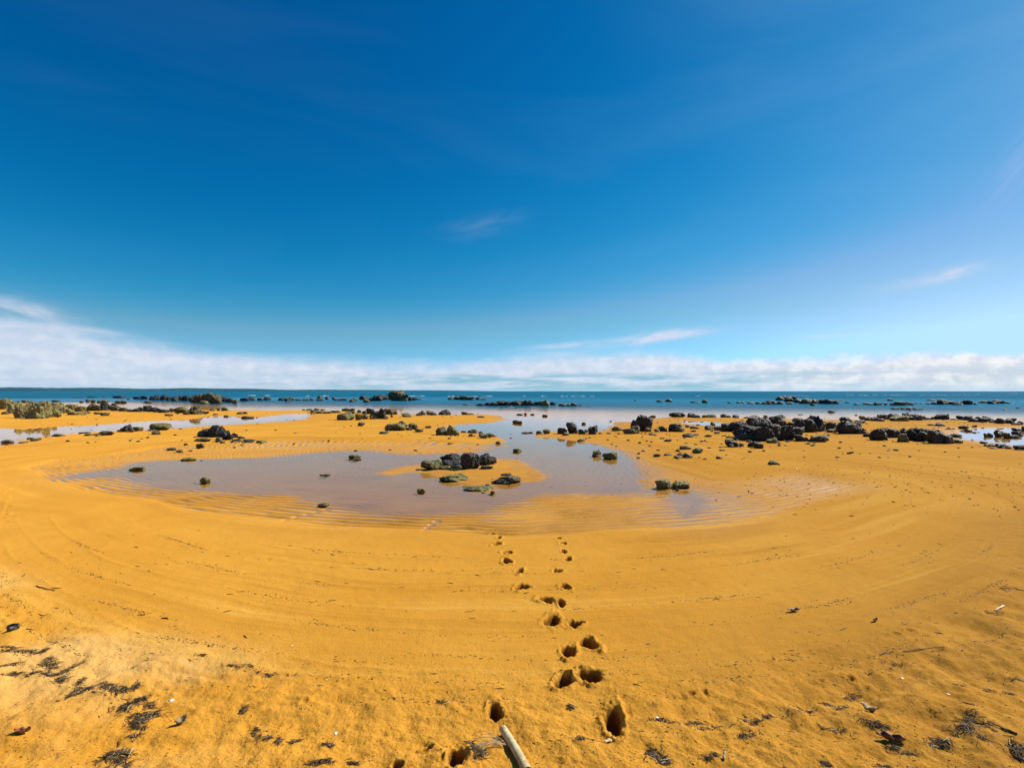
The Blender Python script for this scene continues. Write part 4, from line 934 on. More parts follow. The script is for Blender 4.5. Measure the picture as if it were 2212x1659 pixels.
def terrain(x, y, full=True):
    """height of the sand and water bookkeeping at points x, y"""
    x = np.asarray(x, np.float32); y = np.asarray(y, np.float32)
    jx = 0.12 * vnoise(x * 1.1, y * 0.8, 5) * np.clip(y / 12, .3, 2.5); jy = 0.25 * vnoise(x * 0.7, y * 0.7, 6) * np.clip(y / 12, .2, 3)
    xs, ys = x + jx, y + jy
    s_main = sdist(SHORE_MAIN, xs, ys)
    s_isl = sdist(ISLET, xs, ys)
    s_main = np.minimum(s_main, -s_isl)
    s_str = sdist(SHORE_STREAM, xs, ys); s_tp = sdist(SHORE_TIDEPOOL, xs, ys); s_sp = sdist(SHORE_SMALLPOOL, xs, ys); s_sea = sdist(SEA_POLY, xs, ys)
    s_rip = sdist(RIPPLE_FIELD, xs, ys)
    pool = np.maximum(np.maximum(s_main, s_str), np.maximum(s_tp, s_sp))
    wat = np.maximum(pool, s_sea)
    depth = np.maximum(0.05 * (1 - np.exp(-np.clip(pool, 0, 50) / 0.9)), np.clip(0.0135 * s_sea, 0, 9))
    depth = np.where(wat > 0, depth, 0)
    dry = np.clip(-wat, 0, 60)
    rise = 0.055 * (1 - np.exp(-dry / 1.3))
    h = np.where(wat > 0, -depth, rise)
    # ripple field round the pool
    warp = 0.12 * vnoise(x * .55, y * .55, 11) + 0.060 * vnoise(x * 1.6, y * 1.9, 12) + 0.018 * vnoise(x * 5, y * 6, 15)
    right = sstep(1.5, 4.5, x)
    lam = 0.162 - 0.0 * right
    ph = 2 * np.pi * (y - 0.056 * x * x / (1 + 0.004 * x * x) - 0.04 * x + warp) / lam
    prof = np.sin(ph + 0.55 * np.sin(ph))
    prof = np.where(prof > 0, prof ** 0.8 if False else np.abs(prof) ** 0.75, -np.abs(prof) ** 1.1)
    inr = sstep(-0.10 - 0.5 * sstep(3, 7, x), 0.16 + 0.5 * sstep(3, 7, x), s_rip)
    amp = (0.0165 - 0.0060 * right) * np.clip(0.75 + 0.35 * vnoise(x * .9, y * .9, 13) + 0.45 * vnoise(x * 2.0, y * 4, 16), .05, 1.35) * (1 - 0.62 * sstep(0.1, 1.6, s_main)) * (1 - 0.6 * sstep(12, 20, y))
    mean = np.where(wat > 0, -depth, np.minimum(0.30 * rise, 0.006 + 0.001 * right) - 0.0005)
    # islet ripples
    amp = np.where(s_isl > -0.3, 0.010, amp)
    mean = np.where(s_isl > 0, 0.004 + 0.02 * sstep(0.2, 1.4, s_isl), mean)
    # little drainage gullies that cut the bars
    gul = np.zeros_like(x)
    for (ax, ay, bx, by, wd, dp) in GULLIES:
        ex, ey = bx - ax, by - ay; L = ex * ex + ey * ey
        t = np.clip(((x - ax) * ex + (y - ay) * ey) / L, 0, 1)
        d = np.hypot(x - ax - t * ex + 0.03 * vnoise(x * 5, y * 5, 31), y - ay - t * ey)
        gul = np.maximum(gul, (1 - sstep(wd * 0.4, wd * (1 + t), d)))
    amp = amp * (1 - gul)
    hr = mean + amp * prof - 0.018 * gul
    h = h * (1 - inr) + hr * inr
    # ripples along the stream, crests running away from the viewer
    near_s = np.exp(-(s_str / 1.4) ** 2) * sstep(12, 16, y)
    ph2 = 2 * np.pi * (x + 0.14 * y + 0.35 * vnoise(x * .4, y * .4, 14)) / 0.21
    h = h + 0.011 * near_s * np.sin(ph2) * (x < -4) - 0.008 * near_s * (x < -4)
    if not full: return h, wat, s_rip
    trough_line = y - 0.08 * x * x
    front = (1 - sstep(2.55, 3.25, trough_line)) * (1 - sstep(4.6, 6.0, y))
    mid_b = 1 - sstep(5, 9, y)
    h = h + mid_b * (0.0016 * fbm(x * 14, y * 14, 41, 3)) + 0.010 * (1 - inr) * (wat < 0) * fbm(x * .8, y * .5, 42, 2) * sstep(0.3, 1.5, dry) * sstep(1.5, 4, y) * 0.8
    rc = sstep(0.6, 2.2, x)
    h = h + front * ((0.0085 + 0.006 * sstep(2.9, 2.4, trough_line)) * fbm(x * 4.5, y * 4.5, 43, 2) + (0.0050 + 0.005 * sstep(2.9, 2.4, trough_line)) * fbm(x * 12, y * 12, 48, 2) + 0.0020 * fbm(x * 38, y * 38, 44, 3) + 0.0018 * fbm(x * 95, y * 95, 47, 2) + rc * (0.028 * fbm(x * 2.3, y * 3.2, 45, 2)))
    lc = sstep(-0.9, -1.7, x) if False else (1 - sstep(-1.9, -0.9, x))
    h = h + front * lc * 0.022 * vnoise((x * 0.85 - y * 0.5) * 4.0, (x * .5 + y * .85) * 1.4, 46)
    # old tide lines leave faint lips in the sand
    for k, y0 in enumerate(TIDE_LINES):
        d = trough_line - y0 - 0.05 * vnoise(x * 1.3, x * 0 + k, 51) - 0.012 * vnoise(x * 6, x * 0 + k, 52)
        h = h + 0.0040 * np.exp(-(d / 0.020) ** 2) * np.clip(vnoise(x * 1.6, x * 0 + 3.3 * k, 53) + 0.35, 0, 1) * sstep(-0.05, 0.25, -s_rip)
    # low lips round the head of the pool on the right
    for k, q0 in enumerate((0.35, 0.8, 1.25, 1.9, 2.7)):
        d = -s_rip - q0 - 0.12 * vnoise(x * .8, y * .8, 54 + k)
        h = h + 0.008 * np.exp(-(d / 0.07) ** 2) * sstep(1.5, 5, x) * sstep(6.0, 8.0, y) * (1 - sstep(16, 22, y)) * np.clip(vnoise(x * .6, y * .4, 57 + k) + 0.5, 0, 1)
    hole_shade = np.zeros_like(h)
    # footprints: steep holes with a pushed-up rim
    for k, (fx, fy, fw, fl) in enumerate(FOOTPRINTS):
        R = max(fw, fl) * 1.7
        sel = np.nonzero((np.abs(x - fx) < R) & (np.abs(y - fy) < R))
        if len(sel[0]) == 0: continue
        u = (x[sel] - fx) / (fw * 0.47); v = (y[sel] - fy - 0.1 * fl) / (fl * 0.37)
        a = np.arctan2(v, u)
        rr = np.hypot(u, v) * (1 + 0.17 * np.sin(a * 2 + k * 1.7) + 0.10 * np.sin(a * 3 + k * 2.9) + 0.05 * np.sin(a * 7 + k)) * (1 + 0.10 * vnoise(x[sel] * 40, y[sel] * 40, 61))
        D = min(0.10, 0.9 * fw + 0.01)
        hole = D * (1 - sstep(0.62, 1.06, rr)) * (0.9 + 0.2 * vnoise(x[sel] * 30, y[sel] * 30, 62))
        rim = 0.13 * D * np.exp(-((rr - 1.42) / 0.26) ** 2) * np.clip(0.7 + 0.9 * vnoise(a * 1.2 + k * 7, a * 0, 63) + 0.3 * vnoise(x[sel] * 45, y[sel] * 45, 64), 0, 2)
        crumble = 0.0045 * np.exp(-((rr - 1.2) / 0.5) ** 2) * (vnoise(x[sel] * 62, y[sel] * 62, 66) + 0.8 * vnoise(x[sel] * 110, y[sel] * 110, 67)) * min(1, D / .08)
        h[sel] = h[sel] - hole + rim + crumble
        hole_shade[sel] = np.maximum(hole_shade[sel], 1 - sstep(0.85, 1.05, rr))  # mask for the shade painted inside each hole
    for k, (fx, fy, fw, fl) in enumerate(FAINT_PRINTS):
        sel = np.nonzero((np.abs(x - fx) < fw) & (np.abs(y - fy) < fl))
        if len(sel[0]) == 0: continue
        rr = np.hypot((x[sel] - fx) / (fw * .5), (y[sel] - fy) / (fl * .5)) * (1 + 0.3 * vnoise(x[sel] * 30, y[sel] * 30, 65))
        D = min(0.03, 0.25 * fw)
        h[sel] += -D * (1 - sstep(0.4, 1.0, rr)) + 0.35 * D * np.exp(-((rr - 1.3) / 0.3) ** 2)
    dryness = front * np.clip(0.25 + 0.9 * fbm(x * 1.1 + 3, y * 1.6, 71, 3), 0, 1) * lc
    return h, wat, s_sea, s_rip, inr, dryness, dict(hole_shade=hole_shade, main=s_main, stream=s_str, tidepool=s_tp, smallpool=s_sp, sea=s_sea)

GULLIES = [(-2.98, 6.40, -2.55, 7.15, .035, 1), (-1.08, 5.98, -0.92, 6.55, .03, 1)]
TIDE_LINES = [2.35, 2.62, 2.78, 2.93, 3.12, 3.4, 3.75, 4.1, 4.5, 4.9]

def ground_z(x, y):
    hh = terrain(np.array([x], np.float32), np.array([y], np.float32))[0]
    return float(hh[0])
def ground_many(xs, ys):
    return terrain(np.asarray(xs, np.float32), np.asarray(ys, np.float32))[0]

# ------------------------------------------------------------------ materials
def mat(name):
    m = bpy.data.materials.new(name); m.use_nodes = True
    m.node_tree.nodes.clear()
    return m, NT(m.node_tree)

def sand_material():
    m, s = mat("golden_sand")
    geo = s.n('ShaderNodeNewGeometry'); P = geo.outputs['Position']
    wet = s.n('ShaderNodeAttribute', attribute_name='wet').outputs['Fac']
    dry = s.n('ShaderNodeAttribute', attribute_name='dry').outputs['Fac']
    big = s.noise(P, 0.55, 4, 0.6); medium = s.noise(P, 5.0, 4, 0.65); grain = s.noise(P, 170.0, 3, 0.7); grain2 = s.noise(P, 300.0, 2, 0.7)
    c = s.mix(s.ss(big, 0.3, 0.7), C(.555, .250, .024), C(.62, .298, .036))
    c = s.mix(s.m('MULTIPLY', s.ss(medium, 0.45, 0.75), 0.35), c, C(.46, .225, .032))
    c = s.mix(s.m('MULTIPLY', s.ss(grain, 0.52, 0.74), 0.5), c, C(.27, .115, .016))
    c = s.mix(s.m('MULTIPLY', s.ss(grain2, 0.60, 0.74), 0.5), c, C(.75, .56, .25))
    c = s.mix(s.m('MULTIPLY', dry, 0.5), c, C(.70, .47, .19))
    brown_tone = s.n('ShaderNodeAttribute', attribute_name='brown_tone').outputs['Fac']
    c = s.mix(s.m('MULTIPLY', brown_tone, s.ss(s.noise(P, 7.0, 4, 0.7), 0.3, 0.65, 0.45, 1.0)), c, C(.34, .165, .030))
    band = s.n('ShaderNodeAttribute', attribute_name='band').outputs['Fac']
    c = s.mix(s.m('MULTIPLY', s.ss(band, 0.05, 0.8), 0.55), c, C(.42, .185, .020))
    c = s.mix(s.m('MULTIPLY', s.ss(band, -0.1, -0.8), 0.45), c, C(.70, .39, .075))
    moist = s.n('ShaderNodeAttribute', attribute_name='moist').outputs['Fac']
    c = s.mix(s.m('MULTIPLY', moist, 0.6), c, C(.46, .195, .016))
    c = s.mix(s.m('MULTIPLY', wet, 0.2), c, C(.46, .21, .035))
    hole_shade = s.n('ShaderNodeAttribute', attribute_name='hole_shade').outputs['Fac']
    c = s.mix(s.m('MULTIPLY', hole_shade, 0.9), c, C(.15, .060, .010))  # footprint shadow painted into the sand as a darker colour
    vor = s.n('ShaderNodeTexVoronoi', {'Vector': P, 'Scale': 42.0, 'Randomness': 1.0})
    shell = s.m('MULTIPLY', s.m('LESS_THAN', vor.outputs['Distance'], 0.085), s.m('GREATER_THAN', s.n('ShaderNodeSeparateColor', {0: vor.outputs['Color']}).outputs[0], 0.93))
    c = s.mix(shell, c, C(.8, .72, .55))
    fleck = s.m('MULTIPLY', s.m('LESS_THAN', vor.outputs['Distance'], 0.13), s.m('LESS_THAN', s.n('ShaderNodeSeparateColor', {0: vor.outputs['Color']}).outputs[1], 0.06))
    c = s.mix(s.m('MULTIPLY', fleck, 0.85), c, C(.10, .05, .015))
    b1 = s.n('ShaderNodeBump', {'Height': grain, 'Strength': 0.7, 'Distance': 0.006})
    b2 = s.n('ShaderNodeBump', {'Height': s.noise(P, 60.0, 3, 0.6), 'Strength': 0.45, 'Distance': 0.010, 'Normal': b1})
    rough = s.m('MULTIPLY_ADD', wet, -0.52, 0.92)
    b = s.n('ShaderNodeBsdfPrincipled', {'Base Color': c, 'Roughness': rough, 'Diffuse Roughness': 0.35, 'IOR': 1.36, 'Normal': b2})
    s.put(b.inputs['Specular IOR Level'], s.m('MULTIPLY_ADD', wet, 0.42, 0.06))
    s.n('ShaderNodeOutputMaterial', {'Surface': b})
    return m

def water_material():
    m, s = mat("sea_water")
    geo = s.n('ShaderNodeNewGeometry'); P = geo.outputs['Position']
    dep = s.n('ShaderNodeAttribute', attribute_name='depth').outputs['Fac']
    sp = s.n('ShaderNodeSeparateXYZ', {0: P})
    open_ = s.ss(dep, 0.05, 0.33)
    q = s.xyz(s.m('MULTIPLY', sp.outputs[0], 0.55), sp.outputs[1])
    wv = s.noise(q, 1.1, 4, 0.6, 0.3); wv2 = s.noise(q, 5.0, 3, 0.6); wv3 = s.noise(q, 0.12, 3, 0.6)
    bs = s.m('MULTIPLY_ADD', open_, 0.85, 0.012)
    hgt = s.m('ADD', s.m('MULTIPLY', wv, s.m('MULTIPLY_ADD', open_, 0.5, 0.04)), s.m('ADD', s.m('MULTIPLY', wv2, 0.05), s.m('MULTIPLY', wv3, s.m('MULTIPLY', open_, 1.5))))
    bump = s.n('ShaderNodeBump', {'Height': hgt, 'Strength': bs, 'Distance': 0.6})
    body_k = s.m('SUBTRACT', 1.0, s.m('POWER', 2.718, s.m('MULTIPLY', s.m('MAXIMUM', s.m('SUBTRACT', dep, 0.055), 0.0), -3.4)))
    streak = s.noise(s.xyz(s.m('MULTIPLY', sp.outputs[0], 0.012), s.m('MULTIPLY', sp.outputs[1], 0.05)), 1.0, 4, 0.6)
    body = s.mix(s.ss(streak, 0.4, 0.65), C(.001, .082, .150), C(.003, .115, .200))
    body = s.mix(s.ss(dep, 0.3, 1.6), C(.022, .16, .27), body)
    tint = s.n('ShaderNodeBsdfTransparent', {'Color': C(1, 1, .99)})
    diff = s.n('ShaderNodeBsdfDiffuse', {'Color': body, 'Normal': bump})
    inside = s.n('ShaderNodeMixShader', {0: body_k, 1: tint, 2: diff})
    glossy = s.n('ShaderNodeBsdfGlossy', {'Color': C(.95, .95, .95), 'Roughness': s.m('MULTIPLY_ADD', open_, 0.12, 0.03), 'Normal': bump})
    fr = s.n('ShaderNodeFresnel', {'IOR': 1.333, 'Normal': bump})
    chop = s.n('ShaderNodeAttribute', attribute_name='chop').outputs['Fac']     # waves break up the mirror outside the sheltered pools
    f = s.m('MULTIPLY', s.m('MULTIPLY', fr, s.m('MULTIPLY_ADD', open_, -0.80, 1.0)), s.m('MULTIPLY_ADD', chop, -0.38, 1.0))
    out = s.n('ShaderNodeMixShader', {0: f, 1: inside, 2: glossy})
    s.n('ShaderNodeOutputMaterial', {'Surface': out})
    return m

def rock_material(name, dark, mid_, light, moss, amount):
    m, s = mat(name)
    P = s.n('ShaderNodeTexCoord').outputs['Object']
    rnd = s.n('ShaderNodeObjectInfo').outputs['Random']
    P = s.n('ShaderNodeVectorMath', {0: P, 1: s.xyz(s.m('MULTIPLY', rnd, 37.0), s.m('MULTIPLY', rnd, 11.0), 0.0)}, operation='ADD').outputs[0]
    a = s.noise(P, 3.2, 5, 0.65, 0.4); b_ = s.noise(P, 14.0, 4, 0.7); g = s.noise(P, 1.7, 4, 0.6, 0.6)
    c = s.mix(s.ss(a, 0.35, 0.66), dark, mid_)
    c = s.mix(s.m('MULTIPLY', s.ss(b_, 0.56, 0.74), 0.65), c, light)
    nz = s.n('ShaderNodeSeparateXYZ', {0: s.n('ShaderNodeNewGeometry').outputs['Normal']}).outputs[2]
    mo = s.m('MULTIPLY', s.ss(s.m('ADD', g, s.m('MULTIPLY', rnd, 0.18)), 0.5 - amount * 0.35, 0.72 - amount * 0.3), s.ss(nz, -0.6, 0.5))
    c = s.mix(s.m('MULTIPLY', mo, 0.35 + 0.6 * amount), c, moss)
    c = s.mix(s.m('MULTIPLY', s.ss(rnd, 0.0, 1.0), 0.3), c, dark)
    vor = s.n('ShaderNodeTexVoronoi', {'Vector': P, 'Scale': 5.0}, feature='DISTANCE_TO_EDGE')
    hgt = s.m('ADD', s.m('ADD', s.m('MULTIPLY', b_, 0.5), a), s.m('MULTIPLY', s.ss(vor.outputs['Distance'], 0.0, 0.06), 0.35))
    bump = s.n('ShaderNodeBump', {'Height': hgt, 'Strength': 0.9, 'Distance': 0.12})
    b = s.n('ShaderNodeBsdfPrincipled', {'Base Color': c, 'Roughness': 0.62, 'Normal': bump})
    s.put(b.inputs['Specular IOR Level'], 0.45)
    s.n('ShaderNodeOutputMaterial', {'Surface': b})
    return m

def plain(name, c1, c2, scale=40, rough=0.7, island=False, spec=0.3):
    m, s = mat(name)
    P = s.n('ShaderNodeTexCoord').outputs['Object']
    f = s.noise(P, scale, 3, 0.6)
    if island: f = s.m('ADD', s.m('MULTIPLY', f, 0.4), s.m('MULTIPLY', s.n('ShaderNodeNewGeometry').outputs['Random Per Island'], 0.7))
    c = s.mix(s.ss(f, 0.3, 0.75), c1, c2)
    bump = s.n('ShaderNodeBump', {'Height': s.noise(P, scale * 3, 3, 0.6), 'Strength': 0.3, 'Distance': 0.003})
    b = s.n('ShaderNodeBsdfPrincipled', {'Base Color': c, 'Roughness': rough, 'Normal': bump})
    s.put(b.inputs['Specular IOR Level'], spec)
    s.n('ShaderNodeOutputMaterial', {'Surface': b})
    return m

def foam_material():
    m, s = mat("sea_foam")
    P = s.n('ShaderNodeTexCoord').outputs['Object']
    c = s.mix(s.noise(P, 1.5, 4, 0.6), C(.62, .65, .67), C(.86, .87, .87))
    d = s.n('ShaderNodeBsdfDiffuse', {'Color': c}); tr = s.n('ShaderNodeBsdfTranslucent', {'Color': c})
    s.n('ShaderNodeOutputMaterial', {'Surface': s.n('ShaderNodeMixShader', {0: 0.5, 1: d, 2: tr})})
    return m

def weed_material():
    m, s = mat("dried_seaweed")
    f = s.n('ShaderNodeNewGeometry').outputs['Random Per Island']
    c = s.mix(s.ss(f, 0.1, 0.75), C(.028, .015, .007), C(.13, .075, .030))
    c = s.mix(s.ss(f, 0.80, 0.95), c, C(.46, .36, .20))
    b = s.n('ShaderNodeBsdfPrincipled', {'Base Color': c, 'Roughness': 0.7})
    s.put(b.inputs['Specular IOR Level'], 0.25)
    s.n('ShaderNodeOutputMaterial', {'Surface': b})
    return m

M_SAND = sand_material(); M_WATER = water_material()
M_ROCK = {
    'B': rock_material("black_basalt", C(.010, .010, .011), C(.034, .033, .032), C(.12, .115, .105), C(.055, .052, .022), 0.05),
    'G': rock_material("mossy_basalt", C(.035, .030, .013), C(.12, .10, .038), C(.24, .20, .09), C(.18, .165, .032), 0.8),
    'T': rock_material("brown_basalt", C(.036, .026, .011), C(.115, .082, .032), C(.24, .18, .085), C(.14, .115, .032), 0.45),
    'O': rock_material("olive_crag", C(.13, .105, .038), C(.25, .20, .070), C(.40, .33, .15), C(.23, .20, .045), 0.6)}
M_FOAM = foam_material()
M_WEED = weed_material()
M_TWIG = plain("driftwood_brown", C(.045, .026, .012), C(.13, .075, .032), 60, 0.75, True)
M_SHELL = plain("bleached_shell", C(.50, .42, .28), C(.68, .62, .48), 30, 0.5, True)
M_CANE = plain("pale_cane", C(.30, .21, .09), C(.66, .56, .31), 18, 0.55)
M_CANE_IN = plain("cane_pith", C(.16, .10, .05), C(.34, .24, .12), 60, 0.8)
M_FIBRE = plain("pale_fibre", C(.50, .40, .22), C(.68, .58, .40), 60, 0.7, True)
M_LEAF_RED = plain("russet_leaf", C(.14, .045, .018), C(.24, .085, .03), 40, 0.55)
M_LEAF_TAN = plain("tan_leaf", C(.17, .12, .06), C(.30, .22, .12), 40, 0.6)
M_LEAF_YEL = plain("yellow_leaf", C(.55, .30, .02), C(.68, .42, .04), 40, 0.55)
M_POD = plain("black_pod", C(.012, .009, .007), C(.035, .022, .014), 50, 0.45)
M_HILL = plain("haze_tinted_forest", C(.010, .060, .09), C(.016, .08, .115), 0.02, 0.9)  # blue haze of distance painted into the forest colour

# ------------------------------------------------------------------ ground: one sheet of sand, finer near the viewer
def fan(angles, radii):
    A, R = np.meshgrid(np.asarray(angles), np.asarray(radii))
    return (R * np.sin(A)), (R * np.cos(A))
def grid_faces(nr, nc):
    i = np.arange(nr - 1)[:, None] * nc + np.arange(nc - 1)[None, :]
    return np.stack([i, i + 1, i + nc + 1, i + nc], -1).reshape(-1, 4)
angs = np.radians(np.concatenate([np.linspace(-180, -52, 60)[:-1], np.linspace(-52, 52, 1000), np.linspace(52, 180, 60)[1:]]))
KK = EYE * 1106
offs = np.concatenate([np.arange(6000, 1000, -250), np.arange(1000, 840, -10), np.arange(840, 330, -1.6), np.arange(330, 140, -1.05), np.arange(140, 20, -1.0), np.arange(20, 8, -0.6)])
radii = KK / offs
gx, gy = fan(angs, radii)
nr, nc = gx.shape
H_, WAT, S_SEA, S_RIP, INR, DRYN, BODIES = terrain(gx, gy)
co = np.stack([gx, gy, H_], -1).reshape(-1, 3)
F_ = grid_faces(nr, nc)
me = mesh_np("sand", co, F_)
shore = np.exp(-np.clip(-WAT, 0, 50) / 0.5)
wet = np.clip(np.maximum(np.where(WAT > 0, 1, shore * 0.8), INR * (1 - 0.75 * np.clip((H_ + 0.004) / 0.014, 0, 1))), 0, 1)
wet = np.clip(wet * (1 - 0.5 * sstep(0.02, 0.05, H_)), 0, 1)
attr(me, 'wet', wet.ravel()); attr(me, 'dry', DRYN.ravel()); moist = (WAT < 0.02) * np.clip(np.exp(-np.clip(-WAT, 0, 60) / 3.5) * sstep(6.0, 8.5, gy) * (0.35 + 0.65 * sstep(0, 5, gx)) + 0.25 * fbm(gx * .25, gy * .2, 81, 3) * sstep(3.5, 7, gy), 0, 1)
wet = np.maximum(wet, 0.7 * INR * sstep(2.5, 4.5, gx) * (0.7 + 0.5 * fbm(gx * .8, gy * .8, 82, 2)))
me.attributes['wet'].data.foreach_set('value', np.clip(wet, 0, 1).astype(np.float32).ravel())
attr(me, 'moist', moist.ravel())
# browner tone over the foreground sand, stronger towards the right-hand side
brown_tone = (1 - sstep(2.4, 4.2, gy - 0.10 * gx * gx)) * (1 - sstep(6, 8, gy)) * (0.12 + 0.5 * sstep(0.3, 2.4, gx + 0.3 * vnoise(gx * .9, gy * .9, 101)))
attr(me, 'brown_tone', np.clip(brown_tone, 0, 1).ravel())
# swash-sorted grain: long arcs that follow the old tide lines and the rim of the pool
qn = gy - 0.08 * gx * gx + 0.07 * vnoise(gx * .9, gy * .9, 91) + 0.02 * vnoise(gx * 3, gy * 3, 92)
band_n = 0.55 * vnoise(qn * 5.5, gx * .35, 93) + 0.45 * vnoise(qn * 17, gx * .6, 94) + 0.35 * vnoise(qn * 41, gx * 1.1, 95)
qf = S_RIP + 0.10 * vnoise(gx * .8, gy * .8, 96)
band_f = 0.5 * vnoise(qf * 2.6, np.arctan2(gx, gy) * 3, 97) + 0.5 * vnoise(qf * 8, np.arctan2(gx, gy) * 5, 98)
kn = 1 - sstep(4.6, 6.2, gy)
band = (band_n * kn + 1.1 * band_f * (1 - kn)) * (1 - INR) * sstep(0, .3, -WAT) * (0.55 + 0.45 * sstep(-0.3, 0.4, vnoise(gx * .5, gy * .5, 99))) * (1 - sstep(16, 30, gy))
attr(me, 'band', band.ravel())
attr(me, 'hole_shade', BODIES['hole_shade'].ravel())
tag(obj('beach', me, M_SAND), kind='structure')

# ------------------------------------------------------------------ water: one level sheet, split into its bodies
w_angs = np.radians(np.concatenate([np.linspace(-180, -54, 40)[:-1], np.linspace(-54, 54, 560), np.linspace(54, 180, 40)[1:]]))
w_offs = np.concatenate([np.arange(420, 30, -1.6), np.arange(30, 4, -0.5), [3.6, 3.2, 2.8, 2.4, 2.0, 1.7, 1.4, 1.1, .9, .7, .5, .4, .3, .2]])
wx, wy = fan(w_angs, KK / w_offs)
h0, wat0, ssea0, srip0, inr0, dr0, bod0 = terrain(wx, wy)
keys = ['sea', 'main', 'stream', 'tidepool', 'smallpool']
stack = np.stack([bod0[k] for k in keys], 0)
owner = stack.argmax(0)
owner = np.where(owner == 1, 0, owner)
far = np.hypot(wx, wy) > 160
depth = np.where(far, np.maximum(2.2, -h0), np.clip(-h0, 0, None))
okv = (h0 < 0.022) & (wy > 5.0) & ((np.maximum(wat0, srip0) > -0.45) | (owner == 0) & (wat0 > -1.0))
wf = grid_faces(*wx.shape)
fo = owner.ravel()[wf[:, 0]]
keep = okv.ravel()[wf].any(axis=1)
allv = np.stack([wx, wy, np.zeros_like(wx)], -1).reshape(-1, 3)
for idx, nm in ((0, 'sea'), (2, 'tidal_stream'), (3, 'tide_pool'), (4, 'tide_pool')):
    fsel = wf[keep & (fo == idx)]
    if len(fsel) == 0: continue
    used, inv = np.unique(fsel.ravel(), return_inverse=True)
    mw = mesh_np(nm, allv[used], inv.reshape(-1, 4))
    attr(mw, 'depth', depth.ravel()[used]); attr(mw, 'chop', sstep(-6, 5, ssea0).ravel()[used])
    tag(obj(nm, mw, M_WATER), kind='structure')

# ------------------------------------------------------------------ low coast on the far horizon
def headland():
    n = 160
    v = []; f = []
    for i in range(n):
        t = i / (n - 1)
        a = rad(-58 + t * 58.0)
        hh = 46 * (1 - t) ** 0.75 * (0.82 + 0.18 * math.sin(t * 23) * math.sin(t * 7 + 1)) + 4 * math.sin(t * 61) * (1 - t)
        hh *= min(1, (1 - t) * 14)
        if t < .3: hh *= 0.8 + 0.2 * t / .3
        for j, (dr, z) in enumerate(((0, -2), (20, 0.55 * hh), (120, hh), (500, 0.9 * hh), (900, -2))):
            r = 5200 + dr + 80 * math.sin(t * 17)
            v.append((r * math.sin(a), r * math.cos(a), z + (1.5 * math.sin(i * 2.7 + j) * (1 - t) if 0 < j < 4 else 0)))
    for i in range(n - 1):
        for j in range(4):
            k = i * 5 + j; f.append((k, k + 1, k + 6, k + 5))
    return mesh_np('hills', v, np.array(f)[:, ::-1])
tag(obj('hills', headland(), M_HILL), kind='structure')

# ------------------------------------------------------------------ rocks
ICO = {}
def ico(sub):
    if sub not in ICO:
        bm = bmesh.new(); bmesh.ops.create_icosphere(bm, subdivisions=sub, radius=1.0)
        bm.verts.ensure_lookup_table()
        ICO[sub] = (np.array([v.co[:] for v in bm.verts], np.float32), np.array([[v.index for v in f.verts] for f in bm.faces], np.int32)); bm.free()
    return ICO[sub]
def rock_shape(seed, sub, wx_, dy_, hz_, ragged=1.0):
    """a weathered block: sphere cut by random fracture planes, roughened, sized in metres, foot buried"""
    rng = np.random.default_rng(seed)
    v, f = ico(sub); v = v.copy()
    for k in range(11):
        m_ = rng.normal(size=3); m_[2] *= 0.8; m_ /= np.linalg.norm(m_)
        c = rng.uniform(0.50, 0.86)
        s = np.clip(v @ m_ - c, 0, None); v -= (s * 0.84)[:, None] * m_[None, :]
    m_ = np.array((rng.uniform(-.3, .3), rng.uniform(-.3, .3), 1.0)); m_ /= np.linalg.norm(m_)
    s = np.clip(v @ m_ - rng.uniform(.50, .80), 0, None); v -= (s * 0.85)[:, None] * m_[None, :]
    nrm = v / np.maximum(np.linalg.norm(v, axis=1), 1e-6)[:, None]
    d = np.zeros(len(v))
    for k in range(7):
        kv = rng.normal(size=3) * rng.uniform(2.2, 5.0); d += 0.042 * np.sin(v @ kv + rng.uniform(0, 6.3))
    for k in range(8):
        kv = rng.normal(size=3) * rng.uniform(5, 10); q = np.sin(v @ kv + rng.uniform(0, 6.3)); d += 0.022 * (1 - 2 * np.abs(q))
    for k in range(5):
        kv = rng.normal(size=3) * rng.uniform(11, 18); q = np.sin(v @ kv + rng.uniform(0, 6.3)); d += 0.010 * (1 - 2 * np.abs(q))
    v += nrm * (d * ragged)[:, None]
    tilt = Euler((rng.uniform(-.14, .14), rng.uniform(-.16, .16), rng.uniform(0, 6.3))).to_matrix()
    v = v @ np.array(tilt).T
    lo, hi = v.min(0), v.max(0)
    up = v[v[:, 2] > lo[2] + 0.38 * (hi[2] - lo[2])]
    lo2, hi2 = up.min(0), up.max(0)
    v[:, 0] = (v[:, 0] - (lo2[0] + hi2[0]) / 2) / (hi2[0] - lo2[0]) * wx_
    v[:, 1] = (v[:, 1] - (lo2[1] + hi2[1]) / 2) / (hi2[1] - lo2[1]) * dy_
    v[:, 2] = (v[:, 2] - lo[2]) / (hi[2] - lo[2]) * 1.42 - 0.42
    v[:, 2] *= hz_
    return v, f
xs = [q[1] for q in ROCK_TABLE]; ys = [q[2] for q in ROCK_TABLE]
hz_all = ground_many(xs, ys)
order = np.argsort([-q[3] * q[5] / q[2] ** 2 for q in ROCK_TABLE])
rank = np.empty(len(order), int); rank[order] = np.arange(len(order))
